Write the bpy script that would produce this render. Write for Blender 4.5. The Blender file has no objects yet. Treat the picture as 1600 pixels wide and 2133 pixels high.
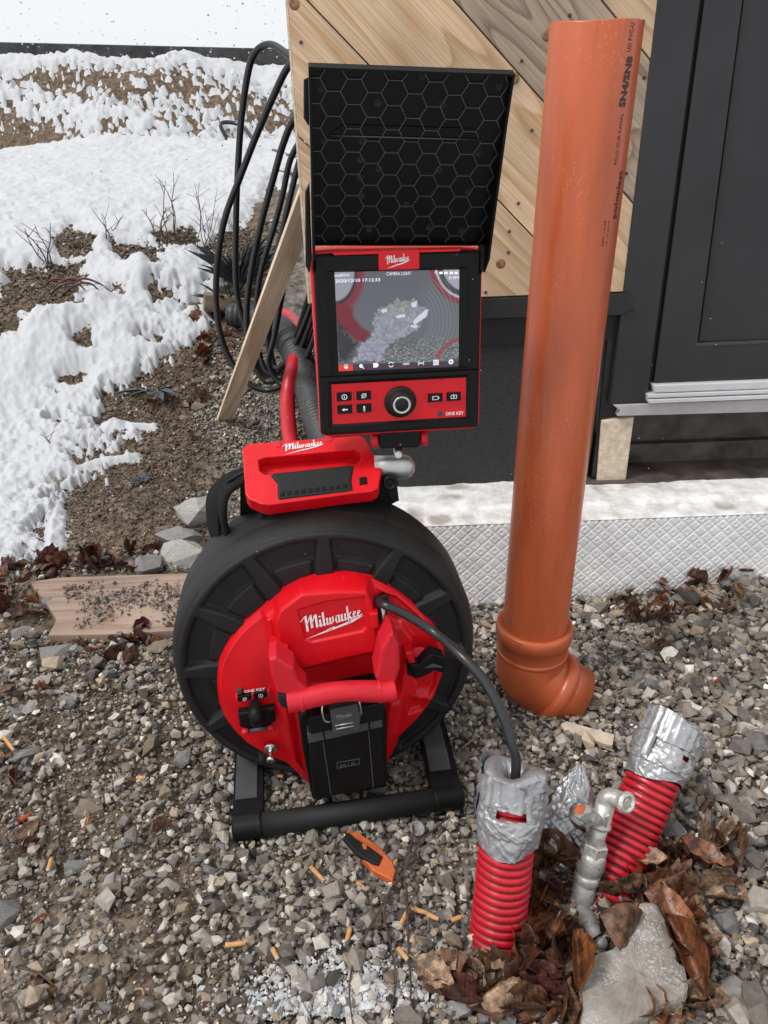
import bpy, bmesh, math, random
import numpy as np
from mathutils import Matrix, Vector
random.seed(7); rng = np.random.default_rng(11)
S = bpy.context.scene
COL = S.collection
R_ = math.radians

# ------------------------------------------------------------------ camera, sky, sun, exposure
CAM_H = 1.25; FPX = 1600.0; CX, CY = 800.0, 1066.5
_up = np.array([-125., 3333., FPX]); _up /= np.linalg.norm(_up)
_fy = np.array([0, 0, -1.]) - _up*(-_up[2]); _fy /= np.linalg.norm(_fy)
_fx = np.cross(_fy, _up); RM = np.array([_fx, _fy, _up]); CP = np.array([0, 0, CAM_H])
cd = bpy.data.cameras.new('camera'); cam = bpy.data.objects.new('camera', cd); COL.objects.link(cam)
m4 = Matrix.Identity(4)
for i in range(3):
    for j in range(3): m4[i][j] = RM[i][j]
m4[0][3], m4[1][3], m4[2][3] = 0, 0, CAM_H
cam.matrix_world = m4
cd.sensor_fit = 'VERTICAL'; cd.sensor_height = 24.0; cd.lens = 24.0*FPX/2133.0
cd.clip_start = .05; cd.clip_end = 500
S.camera = cam
W = bpy.data.worlds.new('World'); S.world = W; W.use_nodes = True
nt = W.node_tree; nt.nodes.clear()
out = nt.nodes.new('ShaderNodeOutputWorld'); bg = nt.nodes.new('ShaderNodeBackground')
sky = nt.nodes.new('ShaderNodeTexSky'); sky.sky_type = 'NISHITA'; sky.sun_disc = False
SUN_EL, SUN_ROT = R_(48), R_(-35)
sky.sun_elevation = SUN_EL; sky.sun_rotation = SUN_ROT; sky.air_density = 1.0; sky.dust_density = 6.0; sky.ozone_density = 1.0
hs = nt.nodes.new('ShaderNodeHueSaturation'); hs.inputs['Saturation'].default_value = .12
mixw = nt.nodes.new('ShaderNodeMix'); mixw.data_type = 'RGBA'; mixw.inputs[0].default_value = .75
mixw.inputs[7].default_value = (8.6, 8.8, 9.1, 1)      # cloud layer of an overcast snowy sky
nt.links.new(sky.outputs[0], hs.inputs['Color']); nt.links.new(hs.outputs[0], mixw.inputs[6])
nt.links.new(mixw.outputs[2], bg.inputs[0]); bg.inputs[1].default_value = .105
nt.links.new(bg.outputs[0], out.inputs[0])
sd = bpy.data.lights.new('sun', 'SUN'); sun = bpy.data.objects.new('sun', sd); COL.objects.link(sun)
sd.energy = 1.5; sd.angle = R_(11); sd.color = (1, .97, .93)
sdir = Vector((math.sin(SUN_ROT)*math.cos(SUN_EL), math.cos(SUN_ROT)*math.cos(SUN_EL), math.sin(SUN_EL)))
sdir = Vector((-.50, -.22, .85)).normalized()
sun.rotation_euler = sdir.to_track_quat('Z', 'Y').to_euler()
sky.sun_elevation = math.asin(sdir.z); sky.sun_rotation = math.atan2(sdir.x, sdir.y)
vs = S.view_settings; vs.view_transform = 'Standard'; vs.look = 'None'; vs.gamma = 1; vs.use_curve_mapping = False
vs.exposure = .3

# ------------------------------------------------------------------ pixel of the photo -> point of the place
def ray(x, y): return RM @ np.array([x-CX, -(y-CY), -FPX])
def aY(x, y, Y): d = ray(x, y); return CP + d*Y/d[1]
def aZ(x, y, z=0.): d = ray(x, y); return CP + d*(z-CAM_H)/d[2]
PSI = R_(6); EX = np.array([math.cos(PSI), math.sin(PSI), 0]); EY = np.array([-math.sin(PSI), math.cos(PSI), 0]); EZ = np.array([0, 0, 1.])
OD = np.array([-.091, 1.137, 0])
def Ld(x, y, yd):                       # onto the plane of the reel at local depth yd -> world
    d = ray(x, y); p = OD + EY*yd
    return CP + d*((p-CP) @ EY)/(d @ EY)
def LW(a, b, c): return OD + EX*a + EY*b + EZ*c      # reel-local -> world
def proj(p):
    c = RM.T @ (np.asarray(p, float)-CP); return np.array([CX+FPX*c[0]/-c[2], CY-FPX*c[1]/-c[2]])

# ------------------------------------------------------------------ noise
_perm = rng.random((256, 256)).astype(np.float32)
def vn(x, y):
    xi = np.floor(x).astype(int); yi = np.floor(y).astype(int); fx = x-xi; fy = y-yi
    fx = fx*fx*(3-2*fx); fy = fy*fy*(3-2*fy)
    a = _perm[xi & 255, yi & 255]; b = _perm[(xi+1) & 255, yi & 255]; c = _perm[xi & 255, (yi+1) & 255]; d = _perm[(xi+1) & 255, (yi+1) & 255]
    return (a*(1-fx)+b*fx)*(1-fy)+(c*(1-fx)+d*fx)*fy
def fbm(x, y, f=1., o=4, seed=0.):
    x = np.asarray(x, float); y = np.asarray(y, float); s = 0; a = 1; t = 0
    for i in range(o):
        s = s+a*vn(x*f+17.3*i+seed*31.7, y*f+9.1*i+seed*13.3); t += a; a *= .5; f *= 2.03
    return s/t
def sst(a, b, x): t = np.clip((x-a)/(b-a), 0, 1); return t*t*(3-2*t)
def sdf(poly, x, y):                    # signed distance, positive inside
    poly = np.asarray(poly, float); d = np.full(np.shape(x), 1e9); ins = np.zeros(np.shape(x), bool)
    n = len(poly)
    for i in range(n):
        a = poly[i]; b = poly[(i+1) % n]; e = b-a
        wx = x-a[0]; wy = y-a[1]; t = np.clip((wx*e[0]+wy*e[1])/max(e@e, 1e-12), 0, 1)
        d = np.minimum(d, (wx-e[0]*t)**2+(wy-e[1]*t)**2)
        c = (a[1] > y) != (b[1] > y)
        with np.errstate(divide='ignore', invalid='ignore'):
            xx = (b[0]-a[0])*(y-a[1])/(b[1]-a[1]+1e-15)+a[0]
        ins ^= c & (x < xx)
    d = np.sqrt(d); return np.where(ins, d, -d)

# ------------------------------------------------------------------ materials
def mat(name, col, rough=.6, metal=0., var=.15, nscale=30., bump=.1, bscale=200., spec=.5, dark=None, coat=0., attr=None, extra=None, rvar=.1, aniso=None):
    m = bpy.data.materials.new(name); m.use_nodes = True; t = m.node_tree; N = t.nodes; K = t.links
    b = N['Principled BSDF']; b.inputs['Roughness'].default_value = rough; b.inputs['Metallic'].default_value = metal
    b.inputs['Specular IOR Level'].default_value = spec; b.inputs['Coat Weight'].default_value = coat; b.inputs['Coat Roughness'].default_value = .15
    tc = N.new('ShaderNodeTexCoord'); mp = N.new('ShaderNodeMapping'); K.new(tc.outputs['Object'], mp.inputs[0])
    if aniso: mp.inputs['Scale'].default_value = aniso
    n1 = N.new('ShaderNodeTexNoise'); n1.inputs['Scale'].default_value = nscale; n1.inputs['Detail'].default_value = 6; n1.inputs['Roughness'].default_value = .65
    K.new(mp.outputs[0], n1.inputs['Vector'])
    r = N.new('ShaderNodeValToRGB'); K.new(n1.outputs[0], r.inputs[0])
    c = np.array(col); d = np.array(dark) if dark is not None else c*(1-var*2)
    r.color_ramp.elements[0].position = .35; r.color_ramp.elements[0].color = (*d, 1)
    r.color_ramp.elements[1].position = .65; r.color_ramp.elements[1].color = (*np.minimum(c*(1+var*.5), 1), 1)
    src = r.outputs[0]
    if attr:
        a = N.new('ShaderNodeAttribute'); a.attribute_name = attr
        mx = N.new('ShaderNodeMix'); mx.data_type = 'RGBA'; mx.blend_type = 'MULTIPLY'; mx.inputs[0].default_value = 1
        K.new(src, mx.inputs[6]); K.new(a.outputs[0], mx.inputs[7]); src = mx.outputs[2]
    if extra: src = extra(t, tc, src, b)
    K.new(src, b.inputs['Base Color'])
    if rvar:
        mr = N.new('ShaderNodeMapRange'); K.new(n1.outputs[0], mr.inputs[0]); mr.inputs[3].default_value = max(rough-rvar, .02); mr.inputs[4].default_value = min(rough+rvar, 1)
        K.new(mr.outputs[0], b.inputs['Roughness'])
    if bump:
        n2 = N.new('ShaderNodeTexNoise'); n2.inputs['Scale'].default_value = bscale; n2.inputs['Detail'].default_value = 3
        K.new(mp.outputs[0], n2.inputs['Vector']); bp = N.new('ShaderNodeBump'); bp.inputs['Strength'].default_value = bump; bp.inputs['Distance'].default_value = .002
        K.new(n2.outputs[0], bp.inputs['Height']); K.new(bp.outputs[0], b.inputs['Normal'])
    return m
def specks(col, scale=120, thr=.08, soft=.02, amount=1., stretch=(1, 1, 1)):       # dust, chips, scratches
    def f(t, tc, src, b):
        N = t.nodes; K = t.links
        mp = N.new('ShaderNodeMapping'); mp.inputs['Scale'].default_value = stretch; K.new(tc.outputs['Object'], mp.inputs[0])
        v = N.new('ShaderNodeTexVoronoi'); v.inputs['Scale'].default_value = scale; K.new(mp.outputs[0], v.inputs['Vector'])
        w = N.new('ShaderNodeTexNoise'); w.inputs['Scale'].default_value = 9; K.new(tc.outputs['Object'], w.inputs['Vector'])
        mr = N.new('ShaderNodeMapRange'); K.new(v.outputs['Distance'], mr.inputs[0]); mr.inputs[1].default_value = thr+soft; mr.inputs[2].default_value = thr; mr.inputs[3].default_value = 0; mr.inputs[4].default_value = amount
        m2 = N.new('ShaderNodeMapRange'); K.new(w.outputs[0], m2.inputs[0]); m2.inputs[1].default_value = .45; m2.inputs[2].default_value = .6
        mu = N.new('ShaderNodeMath'); mu.operation = 'MULTIPLY'; K.new(mr.outputs[0], mu.inputs[0]); K.new(m2.outputs[0], mu.inputs[1])
        mx = N.new('ShaderNodeMix'); mx.data_type = 'RGBA'; K.new(mu.outputs[0], mx.inputs[0]); K.new(src, mx.inputs[6]); mx.inputs[7].default_value = (*col, 1)
        return mx.outputs[2]
    return f
def wood(name, light, darkc, ring=14., knots=True, rough=.65):
    m = bpy.data.materials.new(name); m.use_nodes = True; t = m.node_tree; N = t.nodes; K = t.links; b = N['Principled BSDF']
    b.inputs['Roughness'].default_value = rough; b.inputs['Specular IOR Level'].default_value = .25
    tc = N.new('ShaderNodeTexCoord'); oi = N.new('ShaderNodeObjectInfo')
    off = N.new('ShaderNodeVectorMath'); off.operation = 'ADD'
    cmb = N.new('ShaderNodeCombineXYZ'); mm = N.new('ShaderNodeMath'); mm.operation = 'MULTIPLY'; mm.inputs[1].default_value = 37.; K.new(oi.outputs['Random'], mm.inputs[0])
    for i in range(3): K.new(mm.outputs[0], cmb.inputs[i])
    K.new(tc.outputs['Object'], off.inputs[0]); K.new(cmb.outputs[0], off.inputs[1])
    mp = N.new('ShaderNodeMapping'); mp.inputs['Scale'].default_value = (.55, 4., 4.); K.new(off.outputs[0], mp.inputs[0])
    n0 = N.new('ShaderNodeTexNoise'); n0.inputs['Scale'].default_value = 1.6; n0.inputs['Detail'].default_value = 1.5; K.new(mp.outputs[0], n0.inputs['Vector'])
    ms = N.new('ShaderNodeMath'); ms.operation = 'MULTIPLY'; ms.inputs[1].default_value = ring; K.new(n0.outputs[0], ms.inputs[0])
    kd = None
    if knots:
        mk = N.new('ShaderNodeMapping'); mk.inputs['Scale'].default_value = (2.2, 4.2, 4.2); K.new(off.outputs[0], mk.inputs[0])
        v = N.new('ShaderNodeTexVoronoi'); v.inputs['Scale'].default_value = .9; K.new(mk.outputs[0], v.inputs['Vector'])
        ad = N.new('ShaderNodeMapRange'); K.new(v.outputs['Distance'], ad.inputs[0]); ad.inputs[1].default_value = .0; ad.inputs[2].default_value = .42; ad.inputs[3].default_value = 3.2; ad.inputs[4].default_value = 0.
        ad.interpolation_type = 'SMOOTHSTEP'
        sm = N.new('ShaderNodeMath'); sm.operation = 'ADD'; K.new(ms.outputs[0], sm.inputs[0]); K.new(ad.outputs[0], sm.inputs[1]); ms = sm; kd = v.outputs['Distance']
    fr = N.new('ShaderNodeMath'); fr.operation = 'FRACT'; K.new(ms.outputs[0], fr.inputs[0])
    rp = N.new('ShaderNodeValToRGB'); K.new(fr.outputs[0], rp.inputs[0]); e = rp.color_ramp.elements
    e[0].position = 0; e[0].color = (*light, 1); e[1].position = 1; e[1].color = (*light, 1)
    x = e.new(.55); x.color = (*(np.array(light)*.86), 1); x = e.new(.86); x.color = (*darkc, 1); x = e.new(.93); x.color = (*(np.array(light)*.95), 1)
    mf = N.new('ShaderNodeMapping'); mf.inputs['Scale'].default_value = (3, 160, 160); K.new(off.outputs[0], mf.inputs[0])
    nf = N.new('ShaderNodeTexNoise'); nf.inputs['Scale'].default_value = 1.5; nf.inputs['Detail'].default_value = 4; K.new(mf.outputs[0], nf.inputs['Vector'])
    mr = N.new('ShaderNodeMapRange'); K.new(nf.outputs[0], mr.inputs[0]); mr.inputs[1].default_value = .3; mr.inputs[2].default_value = .7; mr.inputs[3].default_value = .72; mr.inputs[4].default_value = 1.08
    mx = N.new('ShaderNodeMix'); mx.data_type = 'RGBA'; mx.blend_type = 'MULTIPLY'; mx.inputs[0].default_value = 1; K.new(rp.outputs[0], mx.inputs[6])
    K.new(mr.outputs[0], mx.inputs[7]); src = mx.outputs[2]
    nb = N.new('ShaderNodeTexNoise'); nb.inputs['Scale'].default_value = 3; nb.inputs['Detail'].default_value = 5; K.new(off.outputs[0], nb.inputs['Vector'])
    mb = N.new('ShaderNodeMapRange'); K.new(nb.outputs[0], mb.inputs[0]); mb.inputs[1].default_value = .35; mb.inputs[2].default_value = .7; mb.inputs[3].default_value = 1.05; mb.inputs[4].default_value = .78
    m3 = N.new('ShaderNodeMix'); m3.data_type = 'RGBA'; m3.blend_type = 'MULTIPLY'; m3.inputs[0].default_value = 1; K.new(src, m3.inputs[6]); K.new(mb.outputs[0], m3.inputs[7]); src = m3.outputs[2]
    if kd:
        k2 = N.new('ShaderNodeMapRange'); K.new(kd, k2.inputs[0]); k2.inputs[1].default_value = .075; k2.inputs[2].default_value = .045; k2.inputs[3].default_value = 0; k2.inputs[4].default_value = .9
        m4_ = N.new('ShaderNodeMix'); m4_.data_type = 'RGBA'; K.new(k2.outputs[0], m4_.inputs[0]); K.new(src, m4_.inputs[6]); m4_.inputs[7].default_value = (.16, .06, .025, 1); src = m4_.outputs[2]
    K.new(src, b.inputs['Base Color'])
    bp = N.new('ShaderNodeBump'); bp.inputs['Strength'].default_value = .35; bp.inputs['Distance'].default_value = .001; K.new(nf.outputs[0], bp.inputs['Height']); K.new(bp.outputs[0], b.inputs['Normal'])
    return m
M = {}
M['red'] = mat('red_plastic', (.66, .002, .009), .38, var=.06, nscale=18, bump=.12, bscale=900, spec=.4, extra=specks((.62, .22, .17), 140, .10, .05, .4))
M['redrub'] = mat('red_rubber', (.60, .012, .025), .5, var=.08, nscale=20, bump=.2, bscale=1200, spec=.35)
M['drum'] = mat('drum_black_plastic', (.012, .012, .0122), .52, var=.2, nscale=10, bump=.5, bscale=700, spec=.32, extra=specks((.15, .14, .125), 260, .12, .06, .5))
M['black'] = mat('black_plastic', (.006, .006, .0063), .48, var=.2, nscale=20, bump=.15, bscale=900, spec=.2, extra=specks((.10, .10, .09), 200, .04, .03, .3))
M['hoodrib'] = mat('hood_rib_shine', (.026, .026, .027), .25, var=.1, bump=0, spec=.8)  # greyer than the black lid: shine on the rib edges put into the colour
M['blackgloss'] = mat('hood_black_plastic', (.003, .003, .0033), .30, var=.2, nscale=12, bump=.03, bscale=300, spec=.15)
M['grey'] = mat('dark_grey_plastic', (.055, .055, .057), .5, var=.12, nscale=25, bump=.15, bscale=800, spec=.4)
M['rubber'] = mat('grip_rubber', (.009, .009, .009), .62, var=.2, nscale=20, bump=.3, bscale=900, spec=.35)
M['web'] = mat('black_webbing', (.012, .012, .012), .9, var=.2, nscale=60, bump=.8, bscale=500, spec=.2)
M['steel'] = mat('bright_steel', (.62, .61, .59), .3, 1., var=.1, nscale=30, bump=.05)
M['alu'] = mat('cast_aluminium', (.52, .52, .51), .42, .85, var=.1, nscale=30, bump=.15, bscale=600)
M['white'] = mat('white_print', (.82, .82, .82), .5, var=.02, bump=0, rvar=0)
M['print'] = mat('black_print', (.02, .015, .013), .5, var=.02, bump=0, rvar=0)
M['pipe'] = mat('orange_pvc', (.50, .105, .036), .3, var=.15, nscale=11, bump=.10, bscale=90, spec=.5, aniso=(1, 1, .12), extra=specks((.74, .40, .27), 210, .14, .08, .32, (1, 1, .45)))
M['pipe2'] = mat('orange_pvc_fitting', (.50, .105, .034), .33, var=.10, nscale=14, bump=.15, bscale=120, spec=.5, extra=specks((.68, .36, .24), 60, .07, .05, .6))
M['hosered'] = mat('red_corrugated_plastic', (.55, .012, .025), .36, var=.1, nscale=20, bump=.2, bscale=200, spec=.5, extra=specks((.4, .3, .24), 130, .09, .05, .5))
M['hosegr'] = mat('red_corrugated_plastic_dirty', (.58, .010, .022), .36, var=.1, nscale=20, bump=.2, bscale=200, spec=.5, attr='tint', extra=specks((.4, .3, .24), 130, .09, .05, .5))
M['tape'] = mat('silver_duct_tape', (.42, .42, .43), .36, .55, var=.12, nscale=14, bump=.25, bscale=120, spec=.5, aniso=(1, 1, 2.5))
M['galv'] = mat('galvanised_metal', (.60, .58, .54), .42, .5, var=.25, nscale=25, bump=.45, bscale=260, extra=specks((.22, .19, .16), 90, .2, .1, .6))
M['galvd'] = mat('dusty_zinc', (.38, .375, .365), .62, .35, var=.3, nscale=22, bump=.7, bscale=180, extra=specks((.12, .10, .08), 60, .3, .15, .6))
M['orange'] = mat('worn_orange_plastic', (.55, .12, .035), .5, var=.2, nscale=20, bump=.3)
M['concrete'] = mat('pale_concrete', (.36, .345, .32), .95, var=.25, nscale=11, bump=1., bscale=420, dark=(.20, .165, .13), extra=specks((.60, .59, .57), 190, .32, .15, .8))
M['conwall'] = mat('dark_concrete_wall', (.060, .060, .060), .9, var=.3, nscale=6, bump=.6, bscale=60, extra=specks((.7, .7, .7), 14, .12, .05, .9))
M['foam'] = mat('white_foam', (.84, .84, .84), .7, var=.07, nscale=9, bump=.3, bscale=220, spec=.3, extra=specks((.8, .8, .8), 22, .13, .1, .7, (1, 1, 2)))
M['foamtop'] = mat('dirty_foam_edge', (.78, .775, .76), .9, var=.22, nscale=16, bump=1., bscale=110, extra=specks((.30, .26, .21), 11, .3, .2, .8), dark=(.56, .55, .53))
M['bitumen'] = mat('black_bitumen_board', (.034, .034, .035), .75, var=.35, nscale=220, bump=1., bscale=300, extra=specks((.22, .22, .22), 200, .13, .05, .6))
M['foil'] = mat('black_membrane', (.008, .008, .008), .35, var=.2, nscale=15, bump=.5, bscale=40)
M['door'] = mat('anthracite_paint', (.028, .0285, .030), .45, var=.16, nscale=2.5, bump=.06, bscale=600, spec=.4, extra=specks((.10, .10, .11), 60, .05, .04, .3))
M['doorgap'] = mat('near_black', (.004, .004, .004), .6, bump=0)  # plain near-black: shade in the door gap, also lower flashing and cable port
M['alusill'] = mat('aluminium_sill', (.66, .66, .67), .42, .25, var=.06, nscale=6, bump=.05)
M['aludull'] = mat('dull_sill', (.46, .44, .45), .6, .1, var=.1, nscale=8, bump=.1)
M['ply'] = mat('shuttering_board', (.10, .082, .070), .6, var=.4, nscale=9, bump=.5, bscale=60, dark=(.03, .024, .02))
M['plank'] = wood('spruce_board', (.74, .53, .34), (.56, .35, .18), 11)
M['plankgrey'] = wood('weathered_board', (.44, .34, .25), (.24, .17, .12), 17)
M['plankend'] = mat('sawn_edge', (.70, .58, .44), .8, var=.15, nscale=60, bump=.5, bscale=300)
M['stick'] = wood('pine_batten', (.88, .70, .50), (.70, .50, .33), 7, knots=False)
M['beam'] = wood('old_timber', (.30, .225, .165), (.16, .11, .08), 8, knots=False)
M['wet'] = wood('wet_board', (.42, .30, .23), (.30, .19, .14), 8, knots=False, rough=.5)
M['snow'] = mat('snow', (.53, .54, .557), .7, var=.02, nscale=20, bump=1., bscale=140, spec=.2)
M['flake'] = mat('snowflake', (.55, .56, .58), .7, var=.02, bump=0)
M['ground'] = mat('stony_soil', (.135, .112, .09), .95, var=.4, nscale=22, bump=1., bscale=120, spec=.2, dark=(.04, .031, .024), attr='tint')
M['rock'] = mat('gravel_stone', (1, 1, 1), .62, var=.16, nscale=90, bump=.5, bscale=260, spec=.35, attr='tint')
M['litter'] = mat('leaf_crumbs', (1, 1, 1), .55, var=.2, bump=.4, attr='tint')
M['bigrock'] = mat('rough_stone', (.36, .35, .335), .8, var=.35, nscale=28, bump=1., bscale=110, spec=.3, dark=(.13, .125, .12), extra=specks((.6, .59, .57), 60, .22, .14, .7))
M['tanrock'] = mat('tan_stone', (.30, .235, .17), .75, var=.25, nscale=30, bump=.8, bscale=120)
M['paleroc'] = mat('white_lime_crust', (.52, .50, .47), .9, var=.25, nscale=25, bump=1., bscale=120, dark=(.26, .24, .22))
M['brick'] = mat('brick_fragment', (.46, .085, .035), .8, var=.2, nscale=40, bump=.6)
M['filter'] = mat('cigarette_filter_paper', (.62, .32, .12), .7, var=.15, nscale=150, bump=.2)
M['butt'] = mat('cigarette_end_paper', (.62, .52, .42), .9, var=.2, nscale=200, bump=.3)
M['twig'] = mat('twig_bark', (.09, .055, .04), .85, var=.3, nscale=60, bump=.6)
M['straw'] = mat('dry_stalk', (.40, .28, .16), .8, var=.25, nscale=60, bump=.4)
M['cable'] = mat('black_pe_hose', (.022, .022, .023), .3, var=.15, nscale=12, bump=.1, bscale=200, spec=.5)
M['frost'] = mat('frosted_leaf', (.085, .10, .115), .7, var=.4, nscale=60, bump=.4)
M['chip'] = mat('wood_chip', (.60, .50, .38), .85, var=.15, nscale=40, bump=.6)
def veins(t, tc, src, b):
    N = t.nodes; K = t.links; sp_ = N.new('ShaderNodeSeparateXYZ'); K.new(tc.outputs['Object'], sp_.inputs[0])
    ab = N.new('ShaderNodeMath'); ab.operation = 'ABSOLUTE'; K.new(sp_.outputs[1], ab.inputs[0])
    m1 = N.new('ShaderNodeMath'); m1.operation = 'MULTIPLY_ADD'; K.new(ab.outputs[0], m1.inputs[0]); m1.inputs[1].default_value = -9.; 
    m0 = N.new('ShaderNodeMath'); m0.operation = 'MULTIPLY'; K.new(sp_.outputs[0], m0.inputs[0]); m0.inputs[1].default_value = 11.; K.new(m0.outputs[0], m1.inputs[2])
    fr = N.new('ShaderNodeMath'); fr.operation = 'FRACT'; K.new(m1.outputs[0], fr.inputs[0])
    r = N.new('ShaderNodeMapRange'); K.new(fr.outputs[0], r.inputs[0]); r.inputs[1].default_value = .0; r.inputs[2].default_value = .22; r.inputs[3].default_value = .45; r.inputs[4].default_value = 1.
    r2_ = N.new('ShaderNodeMapRange'); K.new(ab.outputs[0], r2_.inputs[0]); r2_.inputs[1].default_value = .008; r2_.inputs[2].default_value = .02; r2_.inputs[3].default_value = 1.5; r2_.inputs[4].default_value = 1.
    mu = N.new('ShaderNodeMath'); mu.operation = 'MULTIPLY'; K.new(r.outputs[0], mu.inputs[0]); K.new(r2_.outputs[0], mu.inputs[1])
    bl = N.new('ShaderNodeTexNoise'); bl.inputs['Scale'].default_value = 5; bl.inputs['Detail'].default_value = 6; oi = N.new('ShaderNodeObjectInfo'); ad = N.new('ShaderNodeVectorMath'); ad.operation = 'ADD'; K.new(tc.outputs['Object'], ad.inputs[0]); K.new(oi.outputs['Location'], ad.inputs[1]); K.new(ad.outputs[0], bl.inputs['Vector'])
    r3_ = N.new('ShaderNodeMapRange'); K.new(bl.outputs[0], r3_.inputs[0]); r3_.inputs[1].default_value = .38; r3_.inputs[2].default_value = .6; r3_.inputs[3].default_value = .35; r3_.inputs[4].default_value = 1.25
    mu2 = N.new('ShaderNodeMath'); mu2.operation = 'MULTIPLY'; K.new(mu.outputs[0], mu2.inputs[0]); K.new(r3_.outputs[0], mu2.inputs[1])
    mx = N.new('ShaderNodeMix'); mx.data_type = 'RGBA'; mx.blend_type = 'MULTIPLY'; mx.inputs[0].default_value = 1; K.new(src, mx.inputs[6]); K.new(mu2.outputs[0], mx.inputs[7]); return mx.outputs[2]
LEAF = [mat('dead_leaf_%s' % n, c, r_, var=.25, nscale=4, bump=.8, bscale=14, spec=.45, extra=veins) for n, c, r_ in
        [('brown', (.17, .085, .048), .5), ('russet', (.23, .085, .038), .36), ('tan', (.36, .23, .145), .65), ('maroon', (.11, .038, .030), .35), ('rust', (.28, .105, .038), .36)]]

# ------------------------------------------------------------------ builders (all take world coordinates)
def pm(parent):
    if parent is None: return None
    return Matrix.Translation(parent.location) @ parent.rotation_euler.to_matrix().to_4x4()
def mesh(name, v, f, m, parent=None, smooth=False, origin=None, frame=None):
    v = np.asarray(v, float)
    me = bpy.data.meshes.new(name)
    ob = bpy.data.objects.new(name, me); COL.objects.link(ob)
    if parent is not None:
        inv = np.array(PM[parent.name]); Rm = inv[:3, :3]; v = (v-inv[:3, 3])@Rm
        ob.parent = parent
        if frame is None and origin is not None:
            o = (np.asarray(origin)-inv[:3, 3])@Rm; v = v-o; ob.location = o
    elif frame is None:
        o = np.asarray(origin) if origin is not None else np.array([v[:, 0].mean(), v[:, 1].mean(), v[:, 2].min()])
        v = v-o; ob.location = o
    me.from_pydata(v.tolist(), [], [list(map(int, q)) for q in f]) if not isinstance(f, np.ndarray) else fastmesh(me, v, f)
    me.polygons.foreach_set('use_smooth', np.full(len(me.polygons), bool(smooth)))
    me.materials.append(m); me.update()
    return ob
def fastmesh(me, v, f):
    n, k = f.shape
    me.vertices.add(len(v)); me.vertices.foreach_set('co', v.astype(np.float32).ravel())
    me.loops.add(n*k); me.loops.foreach_set('vertex_index', f.astype(np.int32).ravel())
    me.polygons.add(n); me.polygons.foreach_set('loop_start', np.arange(0, n*k, k, dtype=np.int32))
    try: me.polygons.foreach_set('loop_total', np.full(n, k, np.int32))
    except Exception: pass
    me.update(calc_edges=True)
PM = {}
def thing(name, loc, rz=0, label=None, cat=None, group=None):
    o = bpy.data.objects.new(name, None); COL.objects.link(o); o.empty_display_size = .05
    o.location = loc; o.rotation_euler = (0, 0, rz)
    c, s = math.cos(rz), math.sin(rz)
    P = np.eye(4); P[:3, :3] = [[c, -s, 0], [s, c, 0], [0, 0, 1]]; P[:3, 3] = loc; PM[o.name] = P
    tag(o, label, cat, group); return o
def tag(o, label=None, cat=None, group=None, kind=None):
    if label: o['label'] = label
    if cat: o['category'] = cat
    if group: o['group'] = group
    if kind: o['kind'] = kind
    return o
def basis(d, up=(0, 0, 1)):
    d = np.asarray(d, float); d = d/np.linalg.norm(d); u = np.asarray(up, float)
    if abs(d@u) > .97: u = np.array([0, 1., 0])
    s = np.cross(d, u); s /= np.linalg.norm(s); return s, np.cross(s, d), d
def spline(P, n=8):
    P = np.asarray(P, float); Q = np.vstack([2*P[0]-P[1], P, 2*P[-1]-P[-2]]); o = []
    for i in range(1, len(Q)-2):
        for k in range(n):
            t = k/n; a, b, c, d = Q[i-1], Q[i], Q[i+1], Q[i+2]
            o.append(.5*((2*b)+(-a+c)*t+(2*a-5*b+4*c-d)*t*t+(-a+3*b-3*c+d)*t**3))
    o.append(P[-1]); return np.array(o)
def sweep(P, sec, caps=True, up=(0, 0, 1)):
    """P path Nx3; sec: function(i)-> Kx2 section, or scalar radii list"""
    P = np.asarray(P, float); n = len(P); V = []; F = []
    T = np.gradient(P, axis=0); s, u, d = basis(T[0], up)
    for i in range(n):
        d = T[i]/np.linalg.norm(T[i]); s = s-d*(s@d); s /= np.linalg.norm(s); u = np.cross(s, d)
        c = sec(i); k = len(c)
        V.append(P[i]+np.outer(c[:, 0], s)+np.outer(c[:, 1], u))
    V = np.vstack(V)
    for i in range(n-1):
        for j in range(k):
            a = i*k+j; b = i*k+(j+1) % k; F.append((a, b, b+k, a+k))
    if caps: F.append(tuple(range(k-1, -1, -1))); F.append(tuple(range((n-1)*k, n*k)))
    return V, F
def circ(r, k=16, ph=0): a = np.arange(k)*2*math.pi/k+ph; return np.c_[np.cos(a)*r, np.sin(a)*r]
def rrect(w, h, r, k=4):
    o = []
    for cx, cy, a0 in ((w/2-r, h/2-r, 0), (-w/2+r, h/2-r, 90), (-w/2+r, -h/2+r, 180), (w/2-r, -h/2+r, 270)):
        for i in range(k+1): a = R_(a0+90*i/k); o.append((cx+math.cos(a)*r, cy+math.sin(a)*r))
    return np.array(o)
def tube(P, r, k=14, n=None, **kw):
    if n: P = spline(P, n)
    rr = np.interp(np.linspace(0, 1, len(P)), np.linspace(0, 1, len(np.atleast_1d(r))), np.atleast_1d(r))
    return sweep(P, lambda i: circ(rr[i], k), **kw)
def join(L):
    V = []; F = []; o = 0
    for v, f in L:
        V.append(np.asarray(v)); F += [tuple(int(x)+o for x in q) for q in f]; o += len(v)
    return np.vstack(V), F
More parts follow.
